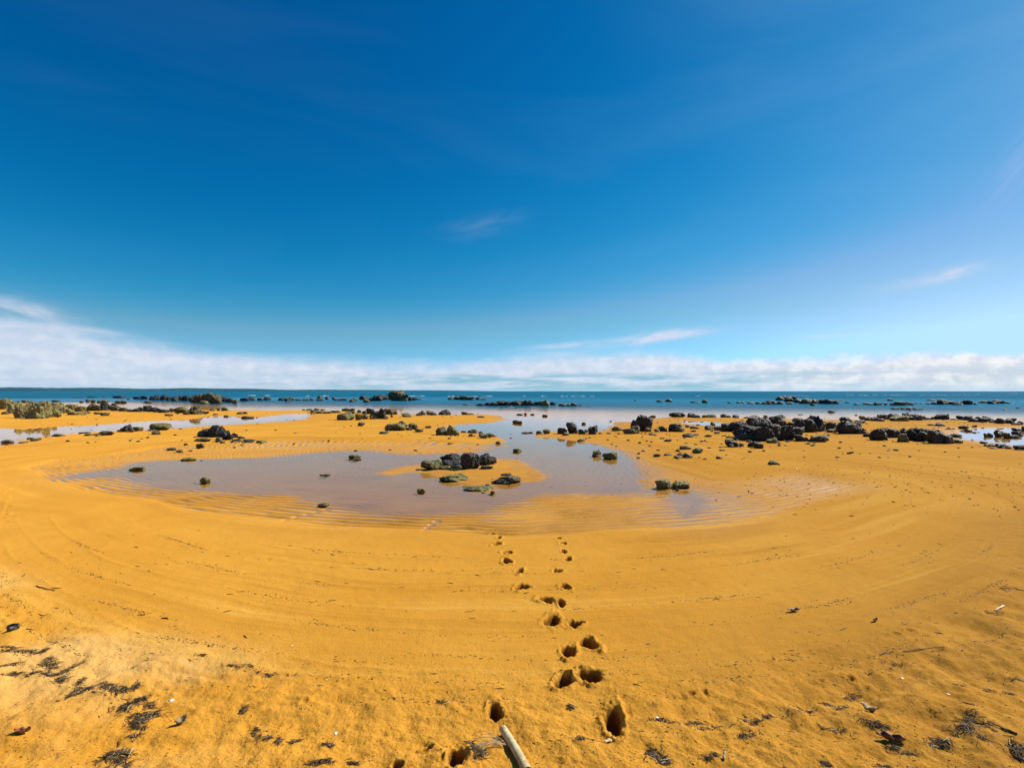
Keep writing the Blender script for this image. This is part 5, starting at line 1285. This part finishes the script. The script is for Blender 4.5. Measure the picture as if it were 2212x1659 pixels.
for i, (ci, x, y, wd, dp, hh, tone, noun, lab) in enumerate(ROCK_TABLE):
    sub = 5 if rank[i] < 24 else 4 if rank[i] < 130 else 3
    v, f = rock_shape(1000 + i, sub, wd, dp, hh, 0.75 if tone == 'G' else 1.5 if tone == 'O' else 1.0)
    me = mesh_np(noun, v, f)
    z = max(float(hz_all[i]), -0.01 if y < 30 else -0.05, -0.25 * hh if hh < .12 else -9)
    o = obj(noun, me, M_ROCK[tone], None, (x, y, z))
    tag(o, lab, 'rock', GROUP_PHRASES[ci].split('the ', 1)[1])
# the tiniest far stones, joined
vs, fs, n0 = [], [], 0
if SMALL_ROCKS:
    hz_s = ground_many([q[0] for q in SMALL_ROCKS], [q[1] for q in SMALL_ROCKS])
    for i, (x, y, wd, dp, hh, tone) in enumerate(SMALL_ROCKS):
        v, f = rock_shape(5000 + i, 2, wd, dp, hh)
        vs.append(v + np.array([x, y, max(float(hz_s[i]), -0.004)])); fs.append(f + n0); n0 += len(v)
# pebbles and low stones washed round the outcrops
rng = np.random.default_rng(77)
peb = []
for (ci, x, y, wd, dp, hh, tone, noun, lab) in ROCK_TABLE:
    if 8 < y < 60 and rng.random() < 0.75:
        for k in range(rng.integers(1, 5)):
            a = rng.uniform(0, 6.3); q = rng.uniform(0.55, 1.3)
            peb.append((x + math.cos(a) * wd * q, y + math.sin(a) * dp * q, wd * rng.uniform(.06, .2)))
for k in range(420):
    y = rng.uniform(12, 34); x = rng.uniform(0.12, .95) * y
    peb.append((x, y, rng.uniform(.03, .11)))
for k in range(160):
    y = rng.uniform(14, 38); x = -rng.uniform(0.0, .95) * y
    peb.append((x, y, rng.uniform(.03, .12)))
hp = ground_many([p[0] for p in peb], [p[1] for p in peb])
for i, (x, y, s_) in enumerate(peb):
    if hp[i] < -0.12: continue
    v, f = rock_shape(9000 + i % 40, 1, s_, s_ * rng.uniform(.6, 1.1), s_ * rng.uniform(.25, .55))
    vs.append(v + np.array([x, y, float(hp[i])])); fs.append(f + n0); n0 += len(v)
tag(obj('scattered_stones', mesh_np('scattered_stones', np.concatenate(vs), np.concatenate(fs)), M_ROCK['T']),
    'small brown stones and pebbles strewn over the sand between the rocks', 'stones', None, 'stuff')

# ------------------------------------------------------------------ breakers on the reef
rng = np.random.default_rng(5)
def breaker(x0, y0, x1, y1, seed):
    L = math.hypot(x1 - x0, y1 - y0); n = max(14, int(L * 1.6)); r = np.random.default_rng(seed)
    v = []; f = []
    hmax = 0.0010 * (y0 + y1) / 2
    for i in range(n + 1):
        t = i / n
        e = min(1, 6 * t, 6 * (1 - t)) ** 0.6
        hh = hmax * e * (0.7 + 0.3 * abs(math.sin(i * 0.35 + seed)) * r.uniform(.7, 1.1)) + 0.01
        for k in range(6):
            a = math.pi * k / 5
            v.append((x0 + (x1 - x0) * t + r.uniform(-.1, .1), y0 + (y1 - y0) * t - math.cos(a) * hh * 1.6 + 0.5 * math.sin(t * 9 + seed), math.sin(a) * hh * r.uniform(.8, 1.15) - 0.005))
    for i in range(n):
        for k in range(5):
            q = i * 6 + k; f.append((q, q + 6, q + 7, q + 1))
    return mesh_np('breaking_wave', v, np.array(f)[:, ::-1])
WORDS = "first second third fourth fifth sixth seventh eighth ninth tenth eleventh twelfth thirteenth fourteenth fifteenth sixteenth seventeenth eighteenth nineteenth twentieth twenty-first twenty-second twenty-third twenty-fourth twenty-fifth twenty-sixth twenty-seventh twenty-eighth twenty-ninth thirtieth".split()
_o = sorted(range(len(BREAKER_TABLE)), key=lambda i: BREAKER_TABLE[i][0] / BREAKER_TABLE[i][1])
BREAK_ORDER = {i: k for k, i in enumerate(_o)}
for i, b in enumerate(BREAKER_TABLE):
    o = obj('breaking_wave', breaker(*b, i), M_FOAM)
    tag(o, f'thin white wave crest on the far blue sea, {WORDS[BREAK_ORDER[i]]} from the left', 'wave', 'white crests of small waves on the far sea')

# ------------------------------------------------------------------ beach litter
def tube(path, radii_, sides=5, cap=True):
    path = np.asarray(path, float); v = []; f = []
    for i, p in enumerate(path):
        d = path[min(i + 1, len(path) - 1)] - path[max(i - 1, 0)]; d /= np.linalg.norm(d) + 1e-9
        u = np.cross(d, (0, 0, 1)); u = u / (np.linalg.norm(u) + 1e-9) if np.linalg.norm(u) > 1e-4 else np.array((1., 0, 0)); q = np.cross(u, d)
        for k in range(sides):
            a = 2 * math.pi * k / sides; v.append(p + radii_[i] * (math.cos(a) * u + math.sin(a) * q))
    for i in range(len(path) - 1):
        for k in range(sides):
            a = i * sides + k; b = i * sides + (k + 1) % sides; f.append((a, b, b + sides, a + sides))
    return np.array(v), np.array(f)
def join(parts):
    vs, fs, n = [], [], 0
    for v, f in parts: vs.append(v); fs.append(f + n); n += len(v)
    return np.concatenate(vs), np.concatenate(fs)
def strand(r, length, rad_, lift):
    n = 5; a = r.uniform(0, 6.3); bend = r.uniform(-1.4, 1.4)
    p = [np.zeros(3)]
    for k in range(n - 1):
        a += bend / n + r.uniform(-.25, .25)
        p.append(p[-1] + np.array((math.cos(a), math.sin(a), 0)) * length / (n - 1))
    p = np.array(p); p -= p.mean(0)
    p[:, 2] = lift * np.sin(np.linspace(0.2, 2.9, n)) * r.uniform(.2, 1) + rad_ * 0.6
    return tube(p, [rad_ * q for q in (.5, 1, 1, .8, .3)], 3)

CL_NAMES = []
for i, (x, y, wd, dp, n) in enumerate(CLUMP_TABLE):
    r = np.random.default_rng(300 + i)
    th = []
    pts_ = []
    nc_ = max(3, int(math.sqrt(n)))
    ph_ = r.uniform(0, 6.3)
    cen = [((q - 0.5) * wd * 0.92 + r.normal() * wd * .05, math.sin(q * 4.2 + ph_) * dp * 0.28 + r.normal() * dp * .12, r.uniform(.05, .17)) for q in r.random(nc_)]
    for k in range(int(n * (0.75 if x > .8 else 1.3)) + 10):
        a, b_, sg = cen[r.integers(0, nc_)]
        sg *= 2.6 if r.random() < .15 else 1
        pts_.append((a + r.normal() * wd * sg, b_ + r.normal() * max(dp, .25 * wd) * sg))
    zz = ground_many([x + p[0] for p in pts_], [y + p[1] for p in pts_])
    z0 = float(np.min(zz))
    for (px_, py_), zg in zip(pts_, zz):
        v, f = strand(r, r.uniform(.015, .055) * (1.35 if n >= 70 else 1), r.uniform(.0007, .0017) * (1.25 if n >= 70 else 1), r.uniform(.001, .009))
        th.append((v + np.array((px_, py_, float(zg) - z0)), f))
    v, f = join(th)
    o = obj('seaweed_clump', mesh_np('seaweed_clump', v, f), M_WEED, None, (x, y, z0))
    CL_NAMES.append(o)

# labels of the seaweed clumps, by side of the footprint trail and order along it
def order_word(k):
    return "first second third fourth fifth sixth seventh eighth ninth tenth eleventh twelfth thirteenth fourteenth fifteenth sixteenth seventeenth eighteenth nineteenth twentieth twenty-first twenty-second twenty-third twenty-fourth twenty-fifth twenty-sixth twenty-seventh twenty-eighth twenty-ninth thirtieth".split()[k]
zones = [(lambda q: q[0] < -1.55, "the wrack at the pale dry corner"), (lambda q: q[0] < -0.45, "the wrack before the scuffed sand"), (lambda q: q[0] < 1.15, "the litter round the cane and footprints"), (lambda q: True, "the trampled sand right of the footprints")]
taken = set()
for fn, ph in zones:
    ids = [i for i, q in enumerate(CLUMP_TABLE) if i not in taken and fn(q)]
    taken.update(ids)
    ids.sort(key=lambda i: CLUMP_TABLE[i][0] / CLUMP_TABLE[i][1])
    big_i = max(ids, key=lambda i: CLUMP_TABLE[i][4])
    for k, i in enumerate(ids):
        q = CLUMP_TABLE[i]
        look = 'dense tangle' if q[4] >= 80 else 'loose tuft' if q[4] >= 36 else 'sparse wisp'
        lab = f"{look} of dried seaweed, thickest of {ph}" if i == big_i else f"{look} of dried seaweed, {order_word(k)} from left in {ph}"
        tag(CL_NAMES[i], lab, 'seaweed', ph.split('the ', 1)[1])

# individual twigs and strands lying along the old tide lines
r = np.random.default_rng(21)
twig_meshes = []
for k in range(14):
    a = 0; p = [np.zeros(3)]
    L = 1.0
    for j in range(5):
        a += r.uniform(-.35, .35); p.append(p[-1] + np.array((math.cos(a), math.sin(a), 0)) * L / 5)
    p = np.array(p); p -= p.mean(0); p[:, 2] = 0.02 * np.sin(np.linspace(0, 3.1, 6)) * r.uniform(0, 2.5)
    v, f = tube(p, [.02, .045, .04, .045, .03, .012], 5)
    if k % 3 == 0:
        v2, f2 = tube(np.array([p[2], p[2] + (.1, .12, .03), p[2] + (.18, .2, .02)]), [.025, .02, .008], 5); v, f = join([(v, f), (v2, f2)])
    twig_meshes.append(mesh_np('twig', v, f))
spots = []
tries = 0
while len(spots) < 190 and tries < 20000:
    tries += 1
    x = r.uniform(-4.6, 4.6); y0 = TIDE_LINES[r.integers(0, len(TIDE_LINES))]
    if r.random() < 0.35: y0 = r.uniform(2.3, 5.0)
    y = y0 + 0.08 * x * x + r.normal() * 0.03
    if abs(x) > y * 1.02 or y < 2.3 or y > 6.2: continue
    if abs(x) < 1.0 and r.random() < 0.6: continue
    spots.append((x, y))
hz_t = ground_many([p[0] for p in spots], [p[1] for p in spots])
sides_n = {}
for i, (x, y) in enumerate(spots):
    L = r.uniform(.02, .055) * (0.8 + y * 0.10) * (1.7 if r.random() < .15 else 1)
    o = obj('twig', twig_meshes[i % 14], M_TWIG, None, (x, y, float(hz_t[i]) + 0.001))
    slope = math.atan(0.16 * x)
    o.rotation_euler = (0, 0, slope + r.normal() * 0.35 + (math.pi if r.random() < .5 else 0))
    th = r.uniform(.7, 1.3)
    o.scale = (L, L * th, L * th)
    side = 'left of' if x < 0 else 'right of'
    size = 'forked twig' if i % 14 % 3 == 0 else 'long twig' if L > .062 else 'short twig'
    where = 'on smooth sand well below the pool' if y - 0.08 * x * x > 3.3 else 'along the middle tide lines' if y - 0.08 * x * x > 2.8 else 'on the trampled sand near the viewer'
    tag(o, f'dark brown {size} {where}, {side} the footprints', 'twig', f'{size}s {where} {side} the footprints')

# fine wrack crumbs: nobody could count them
parts = []
base_v = np.array([(-.5, -.12, 0), (.5, -.08, 0), (.45, .1, 0), (-.4, .14, 0), (-.35, 0, .16), (.3, .02, .14)], float)
base_f = np.array([(0, 1, 5), (0, 5, 4), (1, 2, 5), (2, 3, 4), (2, 4, 5), (3, 0, 4)])
def crumbs(xs_, ys_, size_lo, size_hi, aligned):
    zs_ = ground_many(xs_, ys_)
    for x, y, z in zip(xs_, ys_, zs_):
        L = r.uniform(size_lo, size_hi); a = (math.atan(0.16 * x) if aligned else 0) + r.normal() * (0.4 if aligned else 3)
        c, s = math.cos(a), math.sin(a)
        v = base_v * np.array((L, L * r.uniform(.5, 1.4), L * r.uniform(.6, 1.2)))
        v = np.stack([v[:, 0] * c - v[:, 1] * s + x, v[:, 0] * s + v[:, 1] * c + y, v[:, 2] + z - 0.0004], -1)
        parts.append((v, base_f))
cx_, cy_ = [], []
while len(cx_) < 5200:
    x = r.uniform(-5, 5); k = r.integers(0, len(TIDE_LINES)); y0 = TIDE_LINES[k]
    dn = math.sin(x * 2.1 + k * 1.9) * 0.5 + math.sin(x * 5.3 + k * 4.1) * 0.4 + 0.15
    if r.random() > dn + 0.12 * (k < 4): continue
    y = y0 + 0.08 * x * x + 0.05 * math.sin(x * 1.3 + k) + r.normal() * (0.012 + 0.05 * (r.random() < .2))
    if abs(x) > y * 1.1 or y < 2.1 or y > 6.0: continue
    if abs(x) < 1.2 and r.random() < 0.45: continue
    cx_.append(x); cy_.append(y)
crumbs(cx_, cy_, .006, .022, True)
cx_, cy_ = [], []
while len(cx_) < 5600:
    y = 2.15 + r.exponential(0.55); x = r.uniform(-1.1, 1.1) * y
    if y > 7 or (y > 3.3 + 0.05 * x * x and r.random() < .8): continue
    cx_.append(x); cy_.append(y)
crumbs(cx_, cy_, .004, .014, False)
# dark crumbs on the right-hand sand flat
cx_, cy_ = [], []
while len(cx_) < 800:
    x = r.normal() * 2.2 + 6.6; y = r.normal() * 1.3 + 9.0
    if not (6.5 < y < 14): continue
    cx_.append(x); cy_.append(y)
crumbs(cx_, cy_, .015, .07, True)
v, f = join(parts)
tag(obj('wrack_litter', mesh_np('wrack_litter', v, f, False), M_WEED), 'fine dark crumbs of dried weed along the old tide lines', 'litter', None, 'stuff')

# shell grit
parts = []
cx_, cy_ = [], []
while len(cx_) < 450:
    y = 2.15 + r.exponential(1.2); x = r.uniform(-1.1, 1.1) * y
    if y > 9: continue
    cx_.append(x); cy_.append(y)
crumbs(cx_, cy_, .003, .008, False)
v, f = join(parts)
tag(obj('shell_grit', mesh_np('shell_grit', v, f, False), M_SHELL), 'tiny pale shell fragments sprinkled over the golden sand', 'shell grit', None, 'stuff')

KS = 0.9645     # the upper beach lies about 6 cm above the pool
# shells and coral bits big enough to pick up
def shell_mesh(seed):
    rr = np.random.default_rng(seed); v, f = ico(3); v = v.copy()
    a = np.arctan2(v[:, 1], v[:, 0])
    rib = 1 + 0.06 * np.cos(a * 14)
    v[:, 0] *= rib; v[:, 1] *= rib * 0.8; v[:, 2] = np.where(v[:, 2] > 0, v[:, 2] * 0.5, v[:, 2] * 0.12)
    v[:, 0] += 0.35 * v[:, 2] * rr.uniform(-1, 1); v += 0.05 * np.sin(v[:, [1, 2, 0]] * 5 + seed)
    return mesh_np('shell', v, f)
SHELLS = [(-2.733, 3.05, 0.0136, "white shell lying in the seaweed of the pale dry corner"), (-2.62, 3.03, 0.0112, "yellowish shell right of the white one in the corner seaweed"), (-1.86, 2.82, 0.0161, "cream shell on the thickest seaweed tangle at left"),
          (2.23, 2.95, 0.0099, "white shell on bare sand near the right edge, farthest of its kind"), (2.39, 2.83, 0.0099, "white coral bit by the dune at the right edge"), (1.90, 2.80, 0.0087, "pale coral bit above the curled tan leaf"),
          (-0.86, 2.52, 0.0105, "white square coral bit left of the scuffed hollow"), (-1.07, 2.98, 0.0056, "tiny white pebble above the left lone footprint"), (5.88, 10.6, 0.0248, "bright white shell on the far right sand flat, upper one"),
          (4.25, 9.0, 0.0279, "bright white shell on the far right sand flat, lower one"), (-1.43, 3.35, 0.0074, "small cream pebble on smooth sand left of centre"), (0.735, 2.62, 0.0099, "pale shell beside the large right footprint")]
SHELLS = [(q[0] * KS, q[1] * KS) + q[2:] if q[1] < 5 else q for q in SHELLS]
hs = ground_many([q[0] for q in SHELLS], [q[1] for q in SHELLS])
for i, (x, y, s_, lab) in enumerate(SHELLS):
    o = obj('shell', shell_mesh(i), M_SHELL, None, (x, y, float(hs[i]) + s_ * 0.05)); o.scale = (s_, s_, s_); o.rotation_euler = (0, 0, i * 1.3)
    tag(o, lab, 'shell')

# curled leaves
def leaf_mesh(L, W, curl, roll, th=0.0012):
    nu, nv = 13, 7; top, bot = [], []
    for i in range(nu):
        u = i / (nu - 1) * 2 - 1
        half = W / 2 * max(0.02, (1 - abs(u) ** 2.2)) ** 0.8
        for j in range(nv):
            t = j / (nv - 1) * 2 - 1
            z = curl * u * u + roll * (t * t) * half + 0.004 * math.sin(u * 7 + t * 3)
            top.append((u * L / 2, t * half, z + th)); bot.append((u * L / 2, t * half, z))
    v = np.array(top + bot); n = nu * nv
    g = grid_faces(nu, nv)[:, ::-1]
    f = [tuple(q) for q in g] + [tuple(n + q[::-1]) for q in g]
    ring = [j for j in range(nv)] + [i * nv + nv - 1 for i in range(1, nu)] + [(nu - 1) * nv + j for j in range(nv - 2, -1, -1)] + [i * nv for i in range(nu - 2, 0, -1)]
    for a, b in zip(ring, ring[1:] + ring[:1]): f.append((a, b, n + b, n + a))
    return mesh_np('dry_leaf', v, np.array(f))
LEAVES = [(1.845, 2.66, .075, .055, .028, .7, 2.3, M_LEAF_TAN, "curled tan leaf standing up on the trampled sand at right"),
          (1.79, 2.445, .12, .035, .018, 1.2, -0.25, M_LEAF_RED, "long russet leaf lying below the curled tan leaf"),
          (-2.73, 3.80, .055, .014, .004, .5, -0.15, M_LEAF_YEL, "small yellow leaf on smooth sand left of centre"),
          (2.125, 3.89, .10, .03, .02, 1.1, 0.2, M_LEAF_TAN, "boat shaped brown leaf alone on smooth sand at right"),
          (-2.36, 2.49, .065, .028, .022, 1.2, 0.3, M_LEAF_RED, "curled reddish leaf in the dry corner of the beach"),
          (-1.66, 2.58, .06, .035, .03, 1.0, 1.2, M_LEAF_TAN, "folded brown leaf with a pointed stalk on dry sand"),
          (2.62, 3.72, .05, .02, .02, 1.2, 0.4, M_LEAF_TAN, "little curled brown leaf right of the boat shaped leaf"),
          (0.47, 2.465, .07, .016, .006, .6, 0.35, M_FIBRE, "straw coloured leaf blade between cane and large footprint")]
LEAVES = [(q[0] * KS, q[1] * KS) + q[2:] for q in LEAVES]
hl = ground_many([q[0] for q in LEAVES], [q[1] for q in LEAVES])
for i, (x, y, L, W, cu, ro, rz, m_, lab) in enumerate(LEAVES):
    o = obj('dry_leaf', leaf_mesh(L, W, cu, ro), m_, None, (x, y, float(hl[i]) + 0.003)); o.rotation_euler = (0.25 if i in (0, 5) else 0.1, 0.1, rz)
    tag(o, lab, 'leaf')

# sticks
def stick(name, lab, pts3, r0, r1, m_):
    p = np.array(pts3, float); p[:, :2] *= KS; zs = ground_many(p[:, 0], p[:, 1]); base = p[0].copy(); base[2] = zs[0]
    p[:, 2] += zs + r0 * 0.7
    t = np.linspace(0, 1, 9); q = np.stack([np.interp(t, np.linspace(0, 1, len(p)), p[:, k]) for k in range(3)], -1)
    q += 0.0015 * np.sin(np.arange(9)[:, None] * 2.1 + np.arange(3)[None, :])
    v, f = tube(q - base, [r0 + (r1 - r0) * k for k in t], 7)
    tag(obj(name, mesh_np(name, v, f), m_, None, tuple(base)), lab, 'stick')
stick('stick', "short dark stick slanting on the sand by the right edge", [(2.33, 2.525, .004), (2.363, 2.49, .002), (2.40, 2.455, .001)], .0028, .0045, M_TWIG)
stick('stick', "pale curved stick lying at the far right edge", [(3.62, 3.86, .002), (3.70, 3.90, .008), (3.80, 3.98, .004)], .004, .006, M_FIBRE)
stick('stick', "thin straight twig with a fleck at its left end", [(2.48, 3.27, .002), (2.62, 3.28, .003), (2.76, 3.29, .002)], .003, .002, M_TWIG)
stick('stick', "pale peg stuck in the dark clump beside the big footprint", [(0.945, 2.31, .0), (0.955, 2.325, .012), (0.96, 2.335, .025)], .006, .005, M_CANE)
stick('stick', "long thin twig by the left edge of the beach", [(-4.02, 4.35, .001), (-3.9, 4.3, .003), (-3.78, 4.26, .001)], .004, .003, M_TWIG)

# black seed pod: two lobes
pv, pf = rock_shape(71, 3, .085, .035, .03, 0.5); pv2, pf2 = rock_shape(72, 3, .06, .03, .026, 0.5)
a = 1.1; pv2 = np.stack([pv2[:, 0] * math.cos(a) - pv2[:, 1] * math.sin(a) + .022, pv2[:, 0] * math.sin(a) + pv2[:, 1] * math.cos(a) - .035, pv2[:, 2]], -1)
v, f = join([(pv, pf), (pv2, pf2)])
tag(obj('seed_pod', mesh_np('seed_pod', v, f), M_POD, None, (-3.46 * KS, 3.58 * KS, ground_z(-3.46 * KS, 3.58 * KS))), "black forked seed pod on the sand at the left edge", 'seed pod')

# cane: a hollow pale stem lying on the sand, with its fibres
cx0, cy0, cx1, cy1 = -0.045 * KS, 2.525 * KS, 0.066 * KS, 2.255 * KS
root = bpy.data.objects.new('cane', None); col.objects.link(root)
root.location = (cx0, cy0, max(ground_z(cx0 + (cx1 - cx0) * k / 6, cy0 + (cy1 - cy0) * k / 6) + 0.03 * 0.045 * k for k in range(7)) - 0.004)
tag(root, "pale hollow cane lying on the sand near the viewer", 'cane')
L = math.hypot(cx1 - cx0, cy1 - cy0); d_ = np.array(((cx1 - cx0) / L, (cy1 - cy0) / L, -0.03))
n = 30; rr_ = []; pp = []
for k in range(n):
    t = k / (n - 1)
    pp.append(np.array((0.004 * math.sin(t * 3.1), 0, .014 + 0.002 * math.sin(t * 2.6))) + d_ * L * t); rr_.append(.0175 + 0.0025 * t + 0.0004 * math.sin(t * 21) + 0.0022 * math.exp(-((t - .93) / .012) ** 2) + 0.001 * math.exp(-((t - .06) / .01) ** 2))
v, f = tube(pp, rr_, 20)
obj('stem', mesh_np('stem', v, f), M_CANE, root)
inner = [p for p in (pp[0], pp[0] + d_ * .03)]
v2, f2 = tube(inner, [.0135, .013], 20); f2 = f2[:, ::-1]
ringf = np.array([(k, 20 + k, 20 + (k + 1) % 20, (k + 1) % 20) for k in range(20)])
v3, f3 = tube([pp[0], pp[0] + d_ * .0004], [.0182, .0133], 20)
back, bf = tube([pp[0] + d_ * .028, pp[0] + d_ * .0285], [.0131, .0002], 20)
vv, ff = join([(v2, f2), (v3, f3), (back, bf[:, ::-1])])
obj('hollow_end', mesh_np('hollow_end', vv, ff), M_CANE_IN, root)
v4, f4 = tube([pp[-1], pp[-1] + d_ * .0006, pp[-1] + d_ * .0012], [.0205, .016, .0003], 20)
obj('cut_end', mesh_np('cut_end', v4, f4), M_CANE_IN, root)
# a tuft of pale fibres beside it
r = np.random.default_rng(8); th = []
for k in range(17):
    a0 = r.uniform(2.3, 3.3); p = [np.array((r.uniform(-.02, .02), r.uniform(-.02, .02), .004))]
    aa = -0.2 + r.normal() * 0.5
    for j in range(8):
        aa += r.uniform(-.1, .32); p.append(p[-1] + np.array((math.cos(a0 + aa * .8), math.sin(a0 + aa * .8), 0)) * r.uniform(.012, .024))
    p = np.array(p); p[:, 2] = .006 + .02 * np.sin(np.linspace(0, 3.1, len(p))) * r.uniform(.2, 1.2)
    th.append(tube(p, [.0009] * len(p), 3))
v, f = join(th)
tag(obj('dry_fibre_tuft', mesh_np('dry_fibre_tuft', v, f), M_FIBRE, None, (-0.045, 2.335, ground_z(-0.1, 2.36))), "tuft of pale curling fibres left of the cane", 'dry grass')

# ------------------------------------------------------------------ render settings
scene.render.engine = 'CYCLES'
scene.cycles.use_denoising = True
scene.cycles.max_bounces = 6
scene.cycles.transparent_max_bounces = 8
scene.cycles.caustics_reflective = False
scene.cycles.caustics_refractive = False
